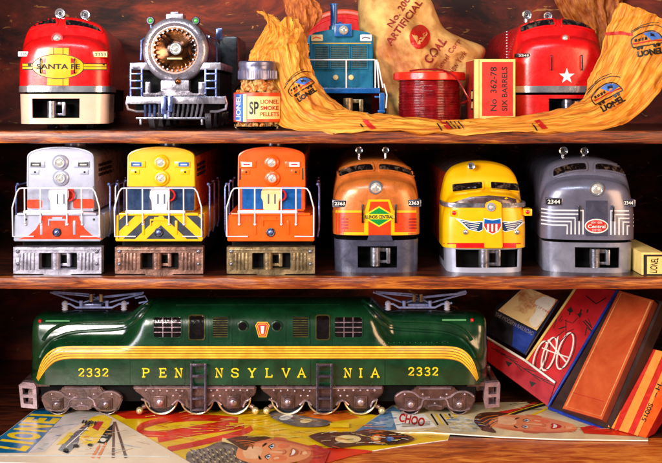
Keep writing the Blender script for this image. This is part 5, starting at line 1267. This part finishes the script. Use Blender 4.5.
# LIONEL runs up the blue band; each glyph gets a slanted quad (TL TR BR BL)
T0 = Vector((2, 452)); T1 = Vector((40, 411)); B0 = Vector((27, 452.5)); B1 = Vector((66, 414))
qa, qb, qc, qd = [Vector(q) for q in ((-8, 447.5), (35, 410.5), (68, 411.5), (25, 452))]; u_ = 0
for ch, w_ in (('L', .15), ('I', .08), ('O', .2), ('N', .19), ('E', .16), ('L', .15)):
    ua, ub = u_ + .012, u_ + w_ - .012; d.text(ch, 0, 0, 0, 0, inky, bold=.045, quad=[tuple(qa.lerp(qb, ua)), tuple(qa.lerp(qb, ub)), tuple(qd.lerp(qc, ub)), tuple(qd.lerp(qc, ua))]); u_ += w_ + .014
d.poly([(74, 433), (92, 417), (104, 415), (112, 419), (108, 430), (98, 443), (84, 445)], inky); d.poly([(92, 428), (98, 421), (104, 422), (98, 431)], inkr)
d.poly([(58, 450), (66, 440), (84, 425), (92, 420), (90, 426), (80, 436), (78, 444), (68, 454)], mat('printed_navy', (40, 44, 70), mottle=.3)); d.line([(66, 447), (88, 427)], 1, inkw)
d.poly([(97, 443), (106, 430), (113, 424), (112, 436), (106, 444)], inkk); d.ell(103, 440, 3, 2, inkw)
d.poly([(56, 445), (70, 432), (74, 434), (64, 444)], inky)
for a, b in (((114, 422), (113, 458)), ((115, 422), (126, 458)), ((100, 445), (92, 458)), ((106, 443), (98, 458))): d.line([a, b], 1.8, pbr if a[0] > 110 else porn, w2=3)
d.line([(-14, 455.5), (170, 457)], 1.2, inkw)
plt = mat('printed_tint', (206, 176, 150), mottle=.2); plt2 = mat('printed_tint_b', (250, 232, 200), mottle=.1)
strokes(d, 60, 150, 420, 456, 30, (plt, plt2, inkw, mat('printed_tint_c', (170, 180, 200), mottle=.2)), .6, 14); strokes(d, 76, 106, 417, 443, 14, (inkk, pyd, porn, inkw), .6, 6); strokes(d, 58, 88, 426, 450, 8, (inkw, inkb), .6, 6)
strokes(d, 4, 56, 412, 450, 16, (inkb, mat('poster_cyan', (60, 150, 190), mottle=.2)), .5, 6)
for i in range(5): d.line([(84 + i * 3, 421 + i * .4), (82 + i * 3, 424 + i * .4)], 1.6, inkk)
d.ell(66, 451, 3, 1.6, inkk); d.ell(76, 447, 3, 1.6, inkk); d.ell(90, 446, 2.6, 1.4, inkk)
o.join(d.mb()); po = o.build('catalogue', org=floor_at(-3)(60, 440, 0)); sset(po, label='LIONEL catalogue with a blue band and small yellow locomotive at the left end', category='catalogue', group=G2)
# catalogue at right
rp = [(354, 432), (392, 405), (420, 403), (520, 402), (560, 408), (612, 420), (648, 434), (648, 440), (560, 439), (500, 436.5), (430, 432)]
o = fsheet(rp, -1.0, 1.2, mat('catalogue_pale', (226, 206, 160), rough=.35, coat=.3, mottle=.25, scale=25)); f = floor_at(-1.0); d = Dec(f, 999, .12); d.poly_ = rp
d.poly([(355, 431.5), (393, 406), (402, 412), (398, 430)], psky); d.poly([(372, 426), (388, 416), (396, 418), (392, 427)], inkw if False else mat('printed_cloud', (150, 176, 200), mottle=.2))
d.poly([(391, 411), (424, 414), (437, 427), (397, 430.5)], inkw); d.text('CHOO', 412, 420, 26, 9, inkr, rot=-12, bold=.04); 
for i in range(6): d.line([(431 + i * 4.4, 414), (438 + i * 5, 425)], 1.6, inkk if i % 2 == 0 else inky)
d.poly([(446, 420), (462, 416), (478, 422), (476, 432), (452, 431)], mat('printed_pale', (216, 214, 190), mottle=.4, scale=60))
d.poly([(486, 414), (520, 408), (534, 402), (546, 404), (516, 414), (488, 418)], inkr)
for i in range(3): d.line(arcp([(496 + i * 6, 418 - i), (516 + i * 5, 412 - i), (540 + i * 5, 403.5)], 4), 2.2, inkk if i != 1 else inky)
d.line(arcp([(530, 416), (544, 410), (552, 404)], 4), 2, inky)
d.poly(arcp([(474, 422), (476, 416), (484, 413.5), (490, 416), (486, 424), (494, 432.5), (482, 430)], 5), pbr)
face(d, (531, 424.4), (46, 4.2), (-1.5, 9.6), TON)
d.poly(arcp([(474, 422), (478, 414.5), (492, 412.5), (508, 414), (498, 417), (491, 420), (489, 425), (496, 433), (482, 431)], 5), pbr)
for i in range(8): d.line(arcp([(478 + i * 1.6, 419 + i * 1.4), (486 + i * 1.2, 416 + i * 1.2), (498, 414.6 + i * 1.1)], 4), .5, porn if i % 2 else inkk)
d.poly([(580, 428), (604, 424), (640, 434), (640, 437), (584, 434)], pred)
strokes(d, 358, 396, 410, 430, 20, (inkb, inkw, mat('printed_cloud', (150, 176, 200), mottle=.2)), .6, 10); strokes(d, 444, 480, 417, 430, 40, (inkw, pgr, inkb, cream, inky), .5, 6); strokes(d, 500, 560, 404, 412, 14, (inky, inkk, prl, cream), .6, 12); strokes(d, 566, 640, 426, 435, 16, (prl, prd, cream), .6, 12)
for i in range(3): d.line([(402, 425 + i * 1.5), (430, 423 + i * 1.5)], .4, inkk)
o.join(d.mb()); po = o.build('catalogue', org=floor_at(-3)(500, 425, 0)); sset(po, label='pale catalogue showing a smiling face, right of the poster, its edge lifted', category='catalogue', group=G2)

# ================================================================ row 3: boxes at right
def plane3(a, b, c):
    A, B, C_ = P(*a), P(*b), P(*c); n_ = (B - A).cross(C_ - A).normalized()
    if n_.dot(A - CAM) > 0: n_ = -n_
    return A, n_
def slab(pl, off, pts, th, m, side=None, z0=None):
    A, n_ = pl; f = on_plane(A, n_); tp = [f(a, b, off) for a, b in pts]; k_ = len(tp); bt = [p - n_ * th for p in tp]
    if z0 is not None:
        for l in (tp, bt):
            for p in l: p.z = max(p.z, z0)
    tri = tessellate_polygon([[Vector(q + (0,)) for q in pts]])
    o = MB().add(tp + bt, [tuple(t_) for t_ in tri] + [tuple(i + k_ for i in t_)[::-1] for t_ in tri] + [(i, (i + 1) % k_, k_ + (i + 1) % k_, k_ + i) for i in range(k_)], side or m) if side else MB().add(tp + bt, [tuple(t_) for t_ in tri] + [tuple(i + k_ for i in t_)[::-1] for t_ in tri] + [(i, (i + 1) % k_, k_ + (i + 1) % k_, k_ + i) for i in range(k_)], m)
    if side: o.m[:len(tri)] = [m] * len(tri)
    return o
cred = mat('coloured_red_card', (206, 22, 30), rough=.4, coat=.3, mottle=.25, scale=30); cred2 = mat('coloured_red_card_2', (176, 18, 34), rough=.4, coat=.3, mottle=.3, scale=30)
blued = mat('blue_card_edge', (20, 52, 150), rough=.4, coat=.2, mottle=.3); brd = mat('dark_brown_card', (50, 24, 16), rough=.6, coat=.1, mottle=.5, scale=40)
slabo = mat('tan_orange_card', (214, 96, 42), rough=.45, coat=.1, col2=(182, 64, 28), scale=22, lo=.3, hi=.7, bump=.25, bscale=120)
p1 = plane3((548, 406.5, 122), (617, 290.5, 170), (488, 362, 178))
rx = thing('open_box', 'red picture box with white coil drawing and blue edge, leaning behind the booklet', 'box', (P(548, 406, 125).x, 130, 3.5), 'boxes leaning at the right')
lid = slab(p1, 0, [(577, 286.5), (617, 290.5), (548, 406.5), (526, 362)], 10, cred, cred2)
pf = lambda o_: on_plane(*p1) 
d = Dec(on_plane(*p1), 999, .2)
g = random.Random(4)
for (cx_, cy_, w_, h_) in ((540, 357, 7.5, 20), (549, 354, 8, 21), (565, 351, 9, 23)):
    d.line(ell(cx_, cy_, w_ * .72, h_ * .82, rot=18, n=28), 1.5, inkw, True); d.line(ell(cx_ + 2.6, cy_ - .4, w_ * .72, h_ * .8, rot=18, n=28), .8, inkk, True)
d.line([(548, 340), (556, 350), (566, 362)], 1.6, inkw); d.line([(542, 348), (552, 352), (570, 358)], 1.2, inkw); d.line([(558, 336), (556, 352)], 1.2, inkw)
for i in range(16):
    a = Vector((560 + g.uniform(-4, 28), 304 + g.uniform(0, 28))); b_ = a + Vector((g.uniform(-8, 9), g.uniform(2, 9))); d.line([tuple(a), tuple(b_)], g.choice((.6, .8, 1.2)), inkk)
d.poly([(567, 310), (571, 307), (573, 312), (570, 313)], inkk); d.poly([(577, 314), (582, 313), (580, 318)], inkk); d.line([(583, 321), (593, 333)], 1, inkk); d.line([(566, 320), (566, 336), (560, 342)], .8, inkk); d.line([(586, 296), (596, 304), (606, 298)], .8, inkk)
lid.join(d.mb()); lid.build('lid', rx)
tray = slab(p1, 3, [(488, 339.5), (526, 362), (555.5, 384.5), (548, 406.5), (488, 362)], 3, cred2)
d = Dec(on_plane(*p1), 999, 3.2)
for i in range(12):
    x_ = 492 + i * 4.6; y_ = 346 + i * 2.9; d.line([(x_, y_ + 3), (x_ + g.uniform(6, 16), y_ + g.uniform(6, 14))], .7, inkk)
d.poly([(506, 362), (513, 364), (509, 368)], inkk); d.poly([(530, 382), (537, 384), (532, 388)], inkk)
tray.join(d.mb()); tray.build('side_panel', rx)
def bar(pl, off, pts, r, m, name, par): f = on_plane(*pl); return MB().tube([f(a, b, off) for a, b in pts], r, m, 8).build(name, par)
bar(p1, 4, [(486.5, 338), (526, 361.8), (555.8, 384)], 1.4, inkw, 'rim', rx); bar(p1, 1.5, [(577, 287), (526, 362)], 1.5, ckb, 'rim', rx)
bar(p1, 1, [(617.5, 291), (548, 407)], 1.8, blued, 'blue_edge', rx)
# booklet
pb = (p1[0], p1[1]); bk = thing('booklet', 'picture booklet with glowing sepia scene above a dark blue title panel', 'booklet', (P(526, 357, 150).x, 150, 60))
o = slab(p1, 10, [(527, 289.5), (560.5, 303.5), (527, 357.5), (488.5, 334.5), (499, 309)], 3.5, mat('booklet_dark', (26, 24, 36), rough=.4, coat=.2, mottle=.4), blued)
d = Dec(on_plane(*p1), 999, 10.2); sep = mat('sepia_picture', (252, 216, 150), rough=.45, coat=.1, col2=(196, 92, 40), scale=40, lo=.4, hi=.56, bump=0)
d.poly([(526.5, 290), (559.5, 303.5), (538.5, 334), (500, 314)], sep); d.poly(arcp([(545, 300), (557, 303.5), (549, 316), (538, 331), (531, 324), (538, 314), (537, 305), (545, 300)], 4), mat('sepia_glow', (252, 240, 220), mottle=.1))
d.poly([(516, 326), (538.5, 335.5), (526.5, 356.5), (514, 349)], blued)
d.text('THE MODERN RAILROAD', 0, 0, 0, 0, mat('booklet_text', (150, 140, 140)), quad=[(498.5, 315.5), (536, 335.6), (534.4, 339.2), (496.6, 319)])
d.text('magic of steel', 541, 311, 22, 4, inkr, rot=-28)
o.join(d.mb()); o.build('cover', bk)
# blue rimmed tray with orange slab
p2 = plane3((549, 406.5, 116), (603, 428.5, 52), (617, 291, 150))
tx = thing('cardboard_box', 'tall terracotta orange box in a dark tray, leaning at the right', 'box', (P(600, 428, 52).x, 80, 3.5), 'boxes leaning at the right')
slab(p2, -2, [(618, 290.5), (662, 300.5), (609, 430.5), (549, 407.5)], 16, brd, None, -1).build('tray', tx)
bar(p2, 0, [(549, 408), (578, 419.5), (603, 428.8)], 1.9, blued, 'tray_edge', tx)
slab(p2, 8, [(623, 294), (657.5, 304), (606, 423), (566.5, 411.5)], 9, slabo, mat('box_dark_side', (130, 48, 26), rough=.5), -.5).join(Dec(on_plane(*p2), 999, 8.2).line([(625, 296.5), (654.5, 305.2), (605, 419.6), (570, 409.6)], .7, mat('worn_card_edge', (236, 150, 90), rough=.6, mottle=.3), True).line([(577, 396), (608, 405)], .5, rbd).mb()).build('lid', tx)  # orange box face with darker brown sides
# red box at the far right
p3 = plane3((645, 438, 22), (609, 427.5, 50), (642, 348, 100))
r3 = thing('cardboard_box', 'red and cream striped box end reading 5100S beside the terracotta box', 'box', (P(640, 436, 26).x, 50, 3.5), 'boxes leaning at the right')
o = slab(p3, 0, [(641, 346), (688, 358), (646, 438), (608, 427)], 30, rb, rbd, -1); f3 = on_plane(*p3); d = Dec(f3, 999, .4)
d.poly([(656, 350), (664, 352), (628, 433), (619, 430.5)], mat('box_amber', (246, 150, 60), rough=.45, coat=.2)); d.poly([(640, 347), (645, 348.5), (614, 429), (608, 427)], mat('box_amber', (0, 0, 0)))
d.poly([(670, 354), (674, 355), (638, 436), (634, 434.8)], mat('box_amber', (0, 0, 0))); d.poly([(674.5, 355), (688, 358), (646, 438), (638.6, 436)], inko)
d.text('5100S', 647.5, 412.5, 19, 5, inkk, rot=66, bold=.015); d.text('– H', 657, 391, 14, 5, inkk, rot=66, bold=.015)
o.join(d.mb()); o.build('carton', r3)
